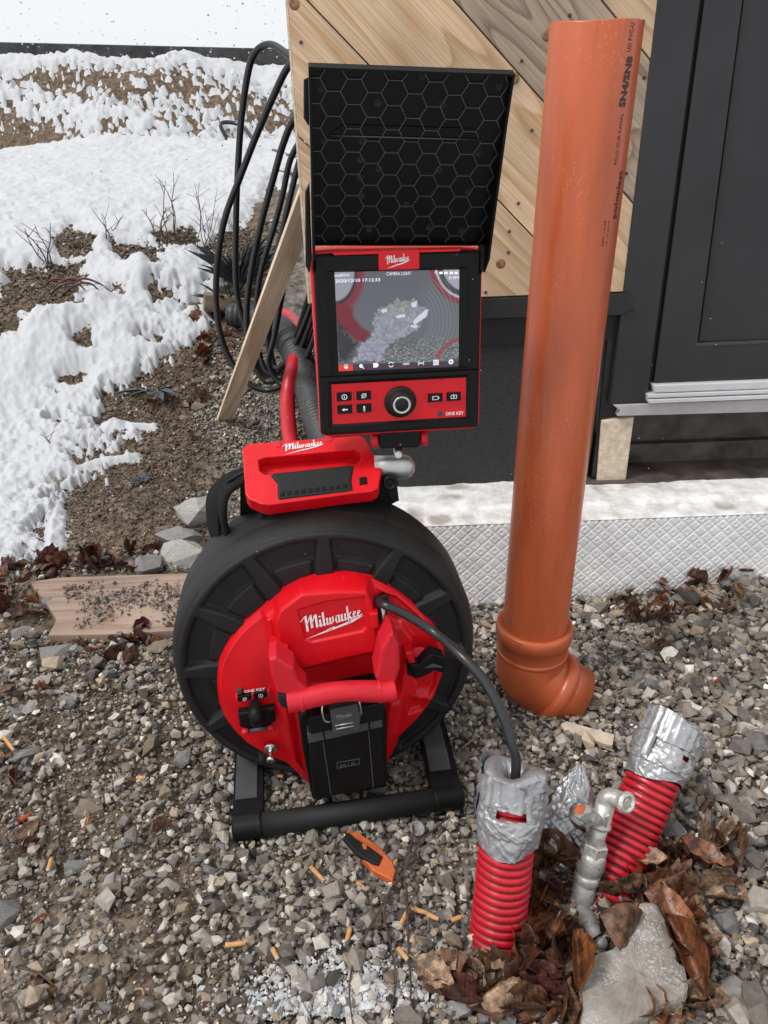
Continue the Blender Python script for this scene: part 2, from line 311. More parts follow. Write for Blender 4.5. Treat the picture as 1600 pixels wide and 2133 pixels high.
def lathe(prof, c, ax, k=48, caps=True):
    """prof list (along axis, radius)"""
    s, u, d = basis(ax); V = []; F = []
    for h, r in prof:
        q = circ(max(r, 1e-5), k); V.append(np.asarray(c)+d*h+np.outer(q[:, 0], s)+np.outer(q[:, 1], u))
    V = np.vstack(V); n = len(prof)
    for i in range(n-1):
        for j in range(k): a = i*k+j; b = i*k+(j+1) % k; F.append((a, b, b+k, a+k))
    if caps: F.append(tuple(range(k-1, -1, -1))); F.append(tuple(range((n-1)*k, n*k)))
    return V, F
def inset2(p, c):
    """inset polygon (2D, any orientation) by c"""
    p = np.asarray(p, float); n = len(p); area = .5*sum(p[i][0]*p[(i+1) % n][1]-p[(i+1) % n][0]*p[i][1] for i in range(n)); sg = 1 if area > 0 else -1
    o = []
    for i in range(n):
        a, b, d = p[i-1], p[i], p[(i+1) % n]
        e1 = (b-a)/max(np.linalg.norm(b-a), 1e-9); e2 = (d-b)/max(np.linalg.norm(d-b), 1e-9)
        n1 = np.array([-e1[1], e1[0]])*sg; n2 = np.array([-e2[1], e2[0]])*sg; m = n1+n2; l = m@m
        if l < .2: m = n1; k = 1
        else: k = 2/l
        o.append(b+m*k*c)
    return np.array(o)
def prism(poly, n, depth, c=0., steps=2):
    """poly: world points (planar, normal n pointing OUT of the front). extruded by depth against n, front edge rounded by c"""
    poly = np.asarray(poly, float); n = np.asarray(n, float); n /= np.linalg.norm(n); s, u, _ = basis(n); o = poly.mean(0)
    p2 = np.c_[(poly-o)@s, (poly-o)@u]; rings = []
    W3 = lambda q, d: o+np.outer(q[:, 0], s)+np.outer(q[:, 1], u)-n*d
    if c > 0:
        for i in range(steps+1):
            a = math.pi/2*i/steps; rings.append(W3(inset2(p2, c*(1-math.sin(a))), c*(1-math.cos(a))))
    else: rings.append(W3(p2, 0))
    rings.append(W3(p2, depth)); k = len(poly); V = np.vstack(rings); F = []
    for i in range(len(rings)-1):
        for j in range(k): a = i*k+j; b = i*k+(j+1) % k; F.append((a, b, b+k, a+k))
    F.append(tuple(range(k-1, -1, -1))); F.append(tuple(range((len(rings)-1)*k, len(rings)*k)))
    return V, F
def frame_(outer, inner, n, depth, inner_depth=None, c=0.):
    outer = np.asarray(outer, float); inner = np.asarray(inner, float); n = np.asarray(n, float); k = len(outer)
    idp = depth if inner_depth is None else inner_depth
    s, u, _ = basis(n); o = outer.mean(0); o2 = np.c_[(outer-o)@s, (outer-o)@u]
    oc = o+np.outer(inset2(o2, c)[:, 0], s)+np.outer(inset2(o2, c)[:, 1], u)
    V = np.vstack([outer-n*c, oc, inner, inner-n*idp, outer-n*depth]); F = []
    for r in range(4):
        for j in range(k): a = r*k+j; b = r*k+(j+1) % k; F.append((a, b, b+k, a+k))
    for j in range(k): a = 4*k+j; b = 4*k+(j+1) % k; F.append((a, b, (j+1) % k, j))
    return V, F
def box(c, sx, sy, sz, X=(1, 0, 0), Y=(0, 1, 0), Z=(0, 0, 1), bev=0.):
    X, Y, Z = map(lambda q: np.asarray(q, float), (X, Y, Z)); c = np.asarray(c, float)
    p = [c-X*sx/2*a-Z*sz/2*b-Y*sy/2 for a, b in ((1, 1), (-1, 1), (-1, -1), (1, -1))]
    return prism(p, -Y, sy, bev)
def PXp(pts, yd): return np.array([Ld(x, y, yd) for x, y in pts])        # outline on the reel's front planes
def plate(name, pts, yf, yb, m, parent, c=.002, smooth=False, **kw):
    v, f = prism(PXp(pts, yf), -EY, yb-yf, c); return mesh(name, v, f, m, parent, smooth, **kw)
def settint(ob, cols):
    a = ob.data.color_attributes.new('tint', 'FLOAT_COLOR', 'POINT'); c = np.ones((len(ob.data.vertices), 4), np.float32); c[:, :3] = cols
    a.data.foreach_set('color', c.ravel())

# ---- lettering
def script_logo(o, u, v, w, n, th=.0006):
    """brush-script word with lightning bolt, local units about 10 wide"""
    T, t = .44, .15
    S_ = [((-.9, 1.9), (.1, 2.9), t), ((.35, 3.1), (.35, -.3), T), ((.35, 1.0), (1.25, 3.0), t*1.3), ((1.3, 3.0), (1.3, .2), T), ((1.3, 1.0), (2.1, 2.9), t*1.3), ((2.25, 2.9), (2.25, .1), T), ((2.25, .05), (2.75, .5), t),
          ((2.95, 1.6), (2.95, .1), T*.85), ((2.85, 2.1), (3.1, 2.35), T*.8), ((2.95, 0), (3.5, .5), t), ((3.65, 3.0), (3.65, .1), T*.85), ((3.65, 0), (4.25, .6), t),
          ((4.3, 1.6), (4.3, .1), T*.75), ((4.2, .05), (4.9, .35), t*1.3), ((4.88, 1.5), (4.88, .1), T*.75), ((4.8, .05), (5.4, .4), t*1.3), ((5.42, 1.6), (5.42, .4), T*.6),
          ((6.0, 1.2), (6.0, .3), T*.7), ((6.0, 1.45), (6.5, 1.55), t*1.4), ((5.95, .05), (6.5, .3), t*1.3), ((6.6, 1.6), (6.6, .1), T*.75), ((6.6, 0), (7.0, .5), t),
          ((7.15, 1.6), (7.15, .1), T*.75), ((7.1, .05), (7.7, .3), t*1.3), ((7.78, 1.6), (7.78, .1), T*.75), ((7.8, 0), (8.2, .5), t),
          ((8.35, 3.0), (8.35, .0), T*.75), ((8.4, .8), (8.95, 1.6), t*1.5), ((8.5, .9), (9.0, 0), t*2.2), ((9.0, 0), (9.3, .5), t),
          ((9.4, 1.25), (9.4, .3), T*.65), ((9.4, 1.5), (9.85, 1.4), t*1.5), ((9.9, 1.4), (9.45, .75), t*1.3), ((9.4, .1), (10.1, .5), t*1.5),
          ((10.25, 1.25), (10.25, .3), T*.65), ((10.25, 1.5), (10.7, 1.4), t*1.5), ((10.75, 1.4), (10.3, .75), t*1.3), ((10.25, .1), (11.0, .6), t*1.5)]
    bolt = [(-.3, -1.9), (5.2, -.9), (5.0, -.55), (8.9, -.1), (8.7, .05), (11.3, .0), (7.9, -.75), (8.2, -1.15), (4.0, -1.45), (4.3, -2.0)]
    V = []; F = []; sc = w/11.5
    def add(q):
        b = len(V)
        for x, y in q: V.append(np.asarray(o)+u*(x+.12*y)*sc+v*(y/3.)+n*th)
        F.append(tuple(range(b, b+len(q))))
    for a, b, wd in S_:
        a = np.array(a); b = np.array(b); d = (b-a)/np.linalg.norm(b-a); s = np.array([-d[1], d[0]])*wd/2
        if abs(d[1]) > .95: s = np.array([wd/2, wd*.18])
        add([a-s, b-s, b+s, a+s])
    add([(-.3, -1.9), (5.2, -.75), (5.0, -1.3)]); add([(4.1, -.85), (5.6, -.6), (5.1, -1.05), (3.9, -1.5)]); add([(4.6, -1.0), (8.9, -.2), (8.7, -.75), (4.7, -1.35)]); add([(8.2, -.2), (11.4, .25), (8.9, -.75), (7.9, -.9)])
    return np.array(V), F
def text_tris(s, bold=0.):
    cu = bpy.data.curves.new('t', 'FONT'); cu.body = s; cu.resolution_u = 2; cu.offset = bold
    ob = bpy.data.objects.new('t', cu); COL.objects.link(ob)
    bpy.context.view_layer.update()
    me = ob.to_mesh(); v = np.array([x.co[:] for x in me.vertices]); f = [tuple(p.vertices) for p in me.polygons]
    ob.to_mesh_clear(); bpy.data.objects.remove(ob); bpy.data.curves.remove(cu)
    return v[:, :2], f
def text_on(s, o, u, v, h, n, th=.0005, bold=0., width=None):
    q, f = text_tris(s, bold); q = q-np.array([q[:, 0].min(), 0]); sc = h/.7
    sx = sc if width is None else width/q[:, 0].max()
    return np.asarray(o)+np.outer(q[:, 0]*sx, u)+np.outer(q[:, 1]*sc, v)+np.asarray(n)*th, f

# ------------------------------------------------------------------ terrain
def prof(Y): return np.interp(Y, [0, 2.9, 3.5, 4.2, 5., 6.5, 8., 8.6, 8.9, 9.3, 9.8, 10.1, 10.5, 12, 20], [0, 0, .14, .46, .80, 1.05, 1.22, 1.27, 1.40, 1.70, 2.05, 2.20, 2.20, 1.9, 1.9])
def terr(X, Y, fine=True):
    X = np.asarray(X, float); Y = np.asarray(Y, float)
    u = X/np.maximum(Y, .3)
    Ye = Y - .0*X + .10*np.sin(X*2.1+.7)*sst(3, 5, Y) - sst(6, 9, Y)*np.clip((u+.45)*2.2, -.2, 1.2)*.9*0
    left = sst(-.05, -.35, X)
    z = prof(Ye)*np.where(Y > 2.5, left, 1)
    z = z+(fbm(X, Y, 3.0, 4, 1)-.5)*(.035+.10*sst(3.2, 4.5, Y)*left)
    # soil mound on the left, slight hollow under the reel
    z = z+.05*np.exp(-(((X+.95)/.35)**2+((Y-2.55)/.35)**2))
    z = z+.16*np.exp(-(((X+1.75)/.42)**2+((Y-4.05)/.30)**2))*left
    z = z+.12*np.exp(-(((X+1.25)/.25)**2+((Y-4.5)/.22)**2))*left
    # heap of gravel to the right against the foam
    z = z+.03*sst(.5, 1.2, X)*sst(1.3, 1.95, Y)
    z = z-.03*np.exp(-(((X-.33)/.16)**2+((Y-.86)/.10)**2))
    z = z-(u+.41)*.42*sst(9, 10, Y)
    # bank relief
    bk = sst(8.5, 9, Y)*(1-sst(10.1, 10.4, Y))
    z = z+bk*((fbm(X*1.0+Y*.6, Y*.5, .9, 4, 5)-.5)*.28+(fbm(X, Y, 7, 3, 6)-.5)*.10)
    if fine: z = z+(fbm(X, Y, 26, 3, 2)-.5)*.022
    return z
def onT(x, y, it=14, lift=0.):
    """photo pixel -> point on the terrain"""
    d = ray(x, y); lo = .4; hi = 13.
    ts = np.linspace(.3, 13, 600); P = CP[None]+np.outer(ts/d[1], d); below = P[:, 2] < terr(P[:, 0], P[:, 1], False)+lift
    i = int(np.argmax(below)) if below.any() else 599
    return CP+d*(ts[max(i, 1)]-.01)/d[1]
Uc = np.concatenate([np.linspace(-3, -.85, 22), np.linspace(-.83, .83, 430), np.linspace(.85, 3, 22)])
Yr = np.concatenate([np.geomspace(.35, .62, 16), np.geomspace(.625, 11.2, 560), np.linspace(11.4, 14, 6)])
GU, GY = np.meshgrid(Uc, Yr); GX = GU*GY
GZ = terr(GX, GY)
def grid_faces(r, c):
    i = np.arange(r*c).reshape(r, c); return np.stack([i[:-1, :-1], i[:-1, 1:], i[1:, 1:], i[1:, :-1]], -1).reshape(-1, 4)
V = np.stack([GX, GY, GZ], -1).reshape(-1, 3)
g = mesh('ground', V, grid_faces(len(Yr), len(Uc)), M['ground'], smooth=True, origin=(0, 0, 0)); g['kind'] = 'structure'
# soil tint: brown earth left, grey stone dust under the gravel
px_soil = [(-300, 880), (120, 840), (300, 780), (440, 780), (450, 960), (430, 1060), (420, 1190), (60, 1200), (-300, 1200)]
soilW = np.array([aZ(x, y)[:2] for x, y in px_soil])
sand = np.array([aZ(x, y)[:2] for x, y in [(60, 1880), (230, 1830), (250, 1960), (130, 2100), (-60, 2133), (-60, 1950)]])
def soilness(X, Y):
    s = sst(-.08, .06, sdf(soilW, X, Y)+(fbm(X, Y, 6, 3, 8)-.5)*.2)
    s = np.maximum(s, sst(2.7, 3.3, Y)*sst(-.5, -.8, X))
    s = np.maximum(s, sst(-.18, -.42, X+.35*(fbm(X, Y, 4, 3, 9)-.5)+.18*(Y-1.0))*.92*sst(2.3, 2., Y))
    return s
sl = soilness(GX, GY).reshape(-1); sa = sst(-.05, .05, sdf(sand, GX, GY)).reshape(-1)
brown = np.array([1.25, 1.1, .95]); greyc = np.array([1.5, 1.65, 1.8]); tan_ = np.array([2.6, 2.5, 2.35])
tint = greyc[None]*(1-sl[:, None])+brown[None]*sl[:, None]
tint = tint*(1-sa[:, None]*.8)+tan_[None]*sa[:, None]*.8
tint *= (.72+.55*fbm(GX, GY, 9, 4, 3).reshape(-1))[:, None]
settint(g, tint)
bs = mesh('ground', [(-60, -20, -.35), (60, -20, -.35), (60, 80, -.35), (-60, 80, -.35)], [(0, 1, 2, 3)], M['snow'], origin=(0, 0, -.35)); bs['kind'] = 'structure'

# ---- snow sheet
edge = [(-400, 1240), (20, 1190), (55, 1180), (75, 1120), (95, 1060), (140, 1015), (170, 985), (150, 940), (185, 915), (120, 880), (190, 850), (215, 815), (280, 785), (255, 755), (330, 735), (300, 705), (395, 690), (370, 655), (345, 625), (395, 590), (430, 560), (415, 515), (470, 470), (540, 440), (560, 400), (600, 370), (660, 340)]
ew = [onT(*p)[:2] for p in edge]; ew += [np.array([3., ew[-1][1]]), np.array([8, 12.5]), np.array([-30, 12.5]), np.array([-30, ew[0][1]])]
hol = [(0.58, [(10, 560), (90, 555), (170, 545), (185, 590), (160, 640), (60, 640), (10, 620)]), (.5, [(115, 490), (150, 470), (200, 500), (190, 530), (130, 525)]), (.5, [(230, 500), (330, 520), (320, 545), (240, 535)]),
       (.5, [(225, 590), (255, 580), (260, 610), (235, 605)]), (.5, [(155, 695), (185, 690), (180, 715), (158, 712)]), (.4, [(335, 490), (400, 480), (410, 510), (350, 515)]), (.4, [(125, 785), (165, 785), (160, 800), (125, 798)]),
       (.4, [(0, 620), (35, 640), (30, 680), (0, 690)]), (.4, [(520, 430), (570, 400), (620, 420), (600, 480), (540, 480)])]
pat = [[(205, 895), (240, 875), (265, 885), (262, 900), (215, 905)], [(262, 885), (330, 888), (330, 897), (290, 900), (288, 920), (270, 915)], [(118, 1050), (133, 1045), (136, 1090), (130, 1140), (125, 1185), (88, 1185), (92, 1110)],
       [(120, 965), (160, 975), (200, 965), (290, 950), (292, 957), (215, 975), (178, 988), (170, 1003), (150, 995)], [(345, 705), (365, 695), (372, 715), (350, 728)], [(400, 650), (430, 640), (445, 670), (420, 672)], [(60, 990), (70, 985), (65, 1075), (50, 1080)],
       [(425, 625), (450, 620), (455, 650), (430, 650)]]
Ys2 = np.concatenate([np.geomspace(1.5, 11.6, 620), np.linspace(11.8, 14, 5)]); Uc2 = np.concatenate([np.linspace(-3, -.85, 22), np.linspace(-.83, .1, 420)])
SU, SY = np.meshgrid(Uc2, Ys2); SX = SU*SY; SZ = terr(SX, SY)
wob = (fbm(SX, SY, 5, 4, 20)-.5)*.26+(fbm(SX, SY, 20, 3, 21)-.5)*.20+(fbm(SX, SY, 55, 2, 27)-.5)*.12+.03
msk = sdf(np.array(ew), SX, SY)+wob*sst(2, 3, SY)+wob*.5
for s_, p in hol:
    pw = np.array([onT(*q)[:2] for q in p]); msk = np.minimum(msk, -(sdf(pw, SX, SY)+wob*.45))
for p in pat:
    pw = np.array([onT(*q)[:2] for q in p]); msk = np.maximum(msk, sdf(pw, SX, SY)*1.+wob*.12)
# bare earth between snow clumps on the far bank
strk = fbm(SX*.9+(SY-9)*1.9, SY*.35-SX*.25, 1.0, 4, 22)
clump = fbm(SX, SY*1.6, 11, 3, 23)
face = sst(8.5, 8.75, SY)*(1-sst(9.95, 10.2, SY))
bankm = (clump-.5)*.6+(.45-strk)*1.0+(fbm(SX, SY*1.5, 24, 2, 29)-.5)*1.1-.075
bankm = bankm + .35*sst(9.6, 10.1, SY)
msk = np.where(face > 0, msk*(1-face)+np.minimum(msk, bankm*.6)*face, msk)
th = np.where(msk > 0, np.minimum(np.sqrt(np.maximum(msk, 0)*.02), .035+0*msk), -.03)
th = np.where(msk < 0, np.maximum(msk*.4, -.05), th)
puff = (fbm(SX, SY, 13, 3, 24)-.35)*.035+(fbm(SX, SY, 34, 3, 25)-.45)*.034-(sst(.60, .72, fbm(SX, SY, 9, 3, 28)))*.02
soft = SZ*0; SZs = terr(SX, SY, False)
snowz = np.maximum(SZ, SZs)+th+np.where(msk > 0, np.minimum(msk*8, 1)*(.01+np.abs(puff)*.9), 0)
k = mesh('snow', np.stack([SX, SY, snowz], -1).reshape(-1, 3), grid_faces(len(Ys2), len(Uc2)), M['snow'], smooth=True, origin=(0, 0, 0)); k['kind'] = 'structure'

# ------------------------------------------------------------------ far retaining wall
a0, a1 = aY(-700, 68, 10.15), aY(660, 102, 11.2)
d = a1-a0; d[2] = 0; nn = np.array([d[1], -d[0], 0]); nn /= np.linalg.norm(nn)
poly = [aY(-900, 66, 10.45), aY(700, 104, 10.45), aY(700, 104, 10.45)-[0, 0, 1.0], aY(-900, 66, 10.45)-[0, 0, 1.]]; nn = np.array([0, -1., 0])
v, f = prism(poly, nn, .25, .01); w = mesh('retaining_wall', v, f, M['conwall'])
tag(w, 'low dark concrete wall along the top of the snowy bank', 'wall')

# ------------------------------------------------------------------ the building: cladding, plinth, door
YW = 2.2
house = thing('timber_building', (.27, YW, 0), 0, 'timber clad building corner with diagonal boards above a black plinth', 'building')
v, f = box((1.35, 3.1, 1.55), 3.02, 1.7, 1.4); mesh('wall_core', v, f, M['bitumen'], house)
v, f = box((.275, 3.15, .40), .85, 1.7, .98); mesh('plinth', v, f, M['bitumen'], house)
# boards
xl, xr = aY(600, 0, YW)[0], aY(1345, 300, YW)[0]+.003
zb = .852; ztp = 1.95
def clip(poly, a, b, c):          # keep a*x+b*y<=c
    o = []
    for i in range(len(poly)):
        p, q = poly[i], poly[(i+1) % len(poly)]; fp = a*p[0]+b*p[1]-c; fq = a*q[0]+b*q[1]-c
        if fp <= 0: o.append(p)
        if fp*fq < 0: t = fp/(fp-fq); o.append((p[0]+(q[0]-p[0])*t, p[1]+(q[1]-p[1])*t))
    return o
s1 = [aY(645, 0, YW), aY(1107, 495, YW)]; s2 = [aY(945, 0, YW), aY(1327, 432, YW)]; s0 = aY(617, 279, YW); s3 = aY(1305, 64, YW)
dx = s2[1]-s2[0]; ang = math.atan2(dx[2], dx[0]); D2 = np.array([math.cos(ang), math.sin(ang)]); N2 = np.array([-D2[1], D2[0]])
offs = [s0[[0, 2]]@N2, (s1[0][[0, 2]]@N2+s1[1][[0, 2]]@N2)/2, s2[0][[0, 2]]@N2, s3[[0, 2]]@N2]
w_ = offs[2]-offs[1]
offs = [offs[0]-2*w_, offs[0]-w_]+offs+[offs[3]+w_, offs[3]+2*w_, offs[3]+3*w_]
for i in range(len(offs)-1):
    lo, hi = offs[i]+.0016, offs[i+1]-.0016
    p = [(xl, zb), (xr, zb), (xr, ztp), (xl, ztp)]
    p = clip(p, N2[0], N2[1], hi); p = clip(p, -N2[0], -N2[1], -lo) if p else p
    if len(p) < 3: continue
    yy = YW-.001*(i % 3)
    v, f = prism([(x, yy, z) for x, z in p], (0, -1, 0), .034, .0018)
    o_ = np.array([np.mean([q[0] for q in p]), YW, np.mean([q[1] for q in p])])
    loc = v-o_
    X = np.array([D2[0], 0, D2[1]]); Z = np.array([N2[0], 0, N2[1]])
    lv = np.c_[loc@X, loc@np.array([0, 1., 0]), loc@Z]
    me = bpy.data.meshes.new('board'); me.from_pydata(lv.tolist(), [], f); me.materials.append(M['plankgrey'] if i == 4 else M['plank'])
    ob = bpy.data.objects.new('board', me); COL.objects.link(ob); ob.parent = house; ob.location = o_-np.array([.27, YW, 0]); ob.rotation_euler = (0, -ang, 0)
    if i == 4: ob['label'] = 'weathered grey board'
# pale sawn edges
v, f = box((xr+.0045, YW+.012, (zb+ztp)/2), .007, .028, ztp-zb); mesh('sawn_edge', v, f, M['plankend'], house)
v, f = box((xl-.004, YW+.018, (zb+ztp)/2), .006, .034, ztp-zb); mesh('sawn_edge', v, f, M['plankend'], house)
# screw holes and screws in the boards
for hx, hy in [(627, 88), (1187, 32), (1340, 45), (1087, 127), (1108, 272), (1080, 424), (1061, 482), (1059, 526), (1012, 609), (1342, 162), (1305, 361), (1323, 466), (1312, 526)]:
    c = aY(hx, hy, YW-.003); v, f = lathe([(0, .0045), (.0008, .0045), (.0012, .003)], c, (0, -1, 0), 12); mesh('screw_hole', v, f, M['twig'], house, True)
for hx, hy in [(1071, 163), (1043, 549), (1140, 73), (613, 8)]:
    c = aY(hx, hy, YW-.002); v, f = lathe([(0, .013), (.0005, .0132), (.0009, .010), (.0011, .004)], c, (0, -1, 0), 20); mesh('knot', v, f, mat('knot_wood', (.33, .15, .065), .5, var=.3, nscale=120), house, True)
# black drip flashing below the boards
z1 = zb-.002
v, f = prism([(xl+.02, YW-.012, z1), (xr-.01, YW-.012, z1), (xr+.012, YW-.012, z1-.045), (xr-.03, YW-.012, z1-.062), (xl+.02, YW-.012, z1-.052)], (0, -1, 0), .06, .003); mesh('flashing', v, f, M['foil'], house)
v, f = box(((xl+xr)/2+.01, YW+.03, zb-.10), xr-xl-.05, .03, .08); mesh('flashing', v, f, M['doorgap'], house)
# plinth board and its edge strips
zf = .285
pl = [aY(1000, 668, YW+.035), aY(1252, 668, YW+.035), aY(1252, 800, YW+.035), aY(1222, 1010, YW+.035), aY(705, 1030, YW+.035), aY(690, 668, YW+.035)]
v, f = prism(pl, (0, -1, 0), .04, .002); mesh('plinth_board', v, f, M['bitumen'], house)
for q, mm in (([(1258, 640), (1284, 640), (1252, 880), (1250, 1004), (1236, 1004)], 'bitumen'), ([(1272, 640), (1290, 640), (1276, 840), (1290, 848), (1286, 862), (1254, 874), (1240, 1004), (1231, 1004), (1248, 870)], 'foil')):
    v, f = prism([aY(x, y, YW+(.028 if mm == 'bitumen' else .02)) for x, y in q], (0, -1, 0), .03, .002); mesh('membrane_strip', v, f, M[mm], house)
# timber block, dark void with old shuttering boards
v, f = prism([aY(x, y, YW+.01) for x, y in [(1254, 877), (1321, 869), (1303, 1006), (1244, 1006)]], (0, -1, 0), .09, .003); bl = mesh('timber_block', v, f, M['plankend'], house)
for z0_, z1_, yy in ((.10, .335, 2.36), (.338, .60, 2.39)):
    v, f = box((1.6, yy, (z0_+z1_)/2), 2.2, .03, z1_-z0_); mesh('shuttering_board', v, f, M['ply'], house)
v, f = box((1.75, 2.36, .262), 2.3, .34, .02); mesh('sill_slab', v, f, M['ply'], house)
# door
door = thing('front_door', (1.0, YW, .5), 0, 'anthracite grey panelled front door with aluminium threshold, right of the timber boards', 'door')
YD = YW-.004
def dp(name, pts, yf, th_, m, c=.002):
    v, f = prism([aY(x, y, yf) for x, y in pts], (0, -1, 0), th_, c); return mesh(name, v, f, m, door)
dp('door_frame', [(1383, -120), (1475, -120), (1347, 838), (1271, 843)], YD, .07, M['door'], .003)
dp('gap_shade', [(1470, -120), (1500, -120), (1370, 830), (1347, 838)], YD+.02, .03, M['doorgap'], 0)  # dark strip standing in for the shade inside the gap beside the leaf
O_ = [aY(x, y, YD+.004) for x, y in [(1484, -120), (1960, -120), (1960, 775), (1362, 798)]]
I_ = [aY(x, y, YD+.004) for x, y in [(1562, -120), (1900, -120), (1860, 703), (1452, 719)]]
v, f = frame_(O_, I_, (0, -1, 0), .05, .014, .002); mesh('door_leaf', v, f, M['door'], door)
dp('door_panel', [(1564, -118), (1898, -118), (1858, 700), (1455, 714)], YD+.016, .03, M['door'], .004)
v, f = prism([aY(x, y, YD+.002) for x, y in [(1448, 716), (1865, 700), (1865, 704), (1448, 722)]], (0, -1, 0), .014, .001); mesh('moulding', v, f, M['grey'], door)
dp('threshold_rail', [(1360, 802), (1960, 779), (1960, 797), (1364, 819)], YD-.012, .04, M['alusill'], .004)
dp('threshold_rail', [(1349, 822), (1960, 799), (1960, 806), (1349, 830)], YD-.018, .05, M['alusill'], .002)
dp('threshold_rail', [(1349, 833), (1960, 809), (1960, 817), (1352, 841)], YD-.022, .05, M['alusill'], .002)
dp('sill', [(1278, 844), (1960, 819), (1960, 848), (1287, 867), (1292, 856)], YD-.006, .06, M['aludull'], .002)

# ------------------------------------------------------------------ white foam foundation block
YF = 1.955
foam = thing('foam_block', (.9, YF, 0), 0, 'white foam insulation block with a diamond waffle face along the building foot', 'insulation block')
xs = np.arange(-.05, 1.75, .0042); zs = np.arange(-.08, .262, .0042); FX, FZ = np.meshgrid(xs, zs); p_ = .0395
a_ = (FX+FZ*1.02)/p_; b_ = (FX-FZ*1.02)/p_
ga = np.minimum(a_ % 1, 1-a_ % 1); gb = np.minimum(b_ % 1, 1-b_ % 1); gm = np.minimum(ga, gb)
hgt = sst(.02, .16, gm)*.0024
cc = ((a_ % 1-.5)**2+(b_ % 1-.5)**2)**.5; cell = ((np.floor(a_)*7+np.floor(b_)*13) % 11) < 8
hgt = hgt-np.where(cell, .0012*(1-sst(.10, .22, cc)), 0)+(fbm(FX, FZ, 9, 3, 30)-.5)*.006
hgt = hgt-.012*sst(.45, .30, fbm(FX, FZ, 5, 3, 31))*0
V = np.stack([FX, YF-hgt, FZ], -1).reshape(-1, 3)
mesh('waffle_face', V, grid_faces(len(zs), len(xs)), M['foam'], foam, smooth=False)
# rough, rebated top
xt = np.arange(-.05, 1.75, .006); prf = [(YF-.001, .2615), (YF+.004, .266), (YF+.02, .266), (YF+.085, .267), (YF+.092, .272), (YF+.10, .274), (YF+.17, .270), (YF+.30, .264), (YF+.305, .1)]
TX, TI = np.meshgrid(xt, np.arange(len(prf)*1)); TYv = np.array([q[0] for q in prf])[TI]; TZv = np.array([q[1] for q in prf])[TI]
TZv = TZv+(fbm(TX, TYv, 28, 3, 33)-.5)*.010*(TI > 0)+(fbm(TX, TYv, 3, 2, 34)-.5)*.012*(TI > 3); TYv = TYv+(fbm(TX, TYv, 35, 2, 35)-.5)*.006*(TI > 0)
mesh('rough_top', np.stack([TX, TYv, TZv], -1).reshape(-1, 3), grid_faces(len(prf), len(xt)), M['foamtop'], foam)
v, f = box((.85, YF+.17, .08), 1.79, .32, .34); mesh('core', v, f, M['foamtop'], foam)

# ------------------------------------------------------------------ the inspection reel
NF = -EY
reel = thing('inspection_reel', OD, PSI, 'large black cable drum with red front cover, battery box and floor stand', 'pipe inspection reel')
DC = (-.02, .322)                        # drum axis, reel-local x, z
def PC(y): return LW(DC[0], y, DC[1])
v, f = lathe([(.1215, .292), (.126, .2965), (.150, .3025), (.168, .3065), (.170, .3055), (.172, .3065), (.262, .3075), (.285, .302), (.297, .285), (.305, .24)], PC(0), EY, 160, False)
mesh('drum', v, f, M['drum'], reel, True)
# ribbed front ring as real relief
nr, na = 60, 600; rr = np.linspace(.16, .2925, nr); aa = np.linspace(0, 2*math.pi, na, endpoint=False); RR, AA = np.meshgrid(rr, aa, indexing='ij')
k_ = (np.degrees(AA)+2+15) % 30-15; wr = np.radians(np.abs(k_))*RR
wid = .0115+.004*sst(.275, .22, RR)
rib = sst(wid+.0055, wid-.0015, wr)
pocket = sst(.2765-.004, .2765+.004, RR)                  # outer rim
inner = sst(.236, .230, RR)*sst(.018, .026, wr)*.55
hh = np.maximum(np.maximum(rib*sst(.284, .279, RR), pocket), inner)*.015
hh = np.where(RR > .2745, np.maximum(hh, .013*sst(.270, .2775, RR)), hh)
hh = hh-.008*sst(.2855, .2925, RR)**2
Yd = .127-hh
V = np.stack([DC[0]+RR*np.cos(AA), Yd, DC[1]+RR*np.sin(AA)], -1).reshape(-1, 3); V = OD+V[:, :1]*EX+V[:, 1:2]*EY+V[:, 2:]*EZ
i = np.arange(nr*na).reshape(nr, na); j = np.roll(i, -1, 1); F = np.stack([i[:-1], i[1:], j[1:], j[:-1]], -1).reshape(-1, 4)
mesh('ribbed_ring', V, F, M['drum'], reel, True)
v, f = lathe([(.30, .25), (.32, .22), (.325, .05)], PC(0), EY, 64); mesh('drum_back', v, f, M['black'], reel, True)

# red cover: relief on a disc-like outline
co = [(676, 1204), (722, 1202), (773, 1210), (812, 1229), (858, 1263), (905, 1309), (929, 1352), (931, 1390), (918, 1441), (890, 1488), (862, 1518), (835, 1543), (829, 1562), (806, 1606), (740, 1640), (646, 1645),
      (595, 1598), (552, 1581), (510, 1556), (476, 1522), (455, 1480), (449, 1420), (455, 1386), (480, 1339), (510, 1305), (540, 1284), (580, 1243), (625, 1218)]
YC = .095
CO = np.array([[(Ld(x, y, YC)-OD)@EX, (Ld(x, y, YC)-OD)@EZ] for x, y in co])
def loc2(pts, yd=YC): return np.array([[(Ld(x, y, yd)-OD)@EX, (Ld(x, y, yd)-OD)@EZ] for x, y in pts])
cc0 = loc2([(690, 1400)])[0]
na = 720; aa = np.linspace(0, 2*math.pi, na, endpoint=False); ro = np.zeros(na)
for q in range(na):
    dx_, dz_ = math.cos(aa[q]), math.sin(aa[q]); best = 0
    for t in range(len(CO)):
        p1, p2 = CO[t]-cc0, CO[(t+1) % len(CO)]-cc0; e = p2-p1; den = dx_*e[1]-dz_*e[0]
        if abs(den) < 1e-12: continue
        s_ = (p1[0]*e[1]-p1[1]*e[0])/den; w2 = (p1[0]*dz_-p1[1]*dx_)/den
        if s_ > 0 and -1e-6 <= w2 <= 1+1e-6: best = max(best, s_)
    ro[q] = best
up_half = np.sin(aa) > -.62
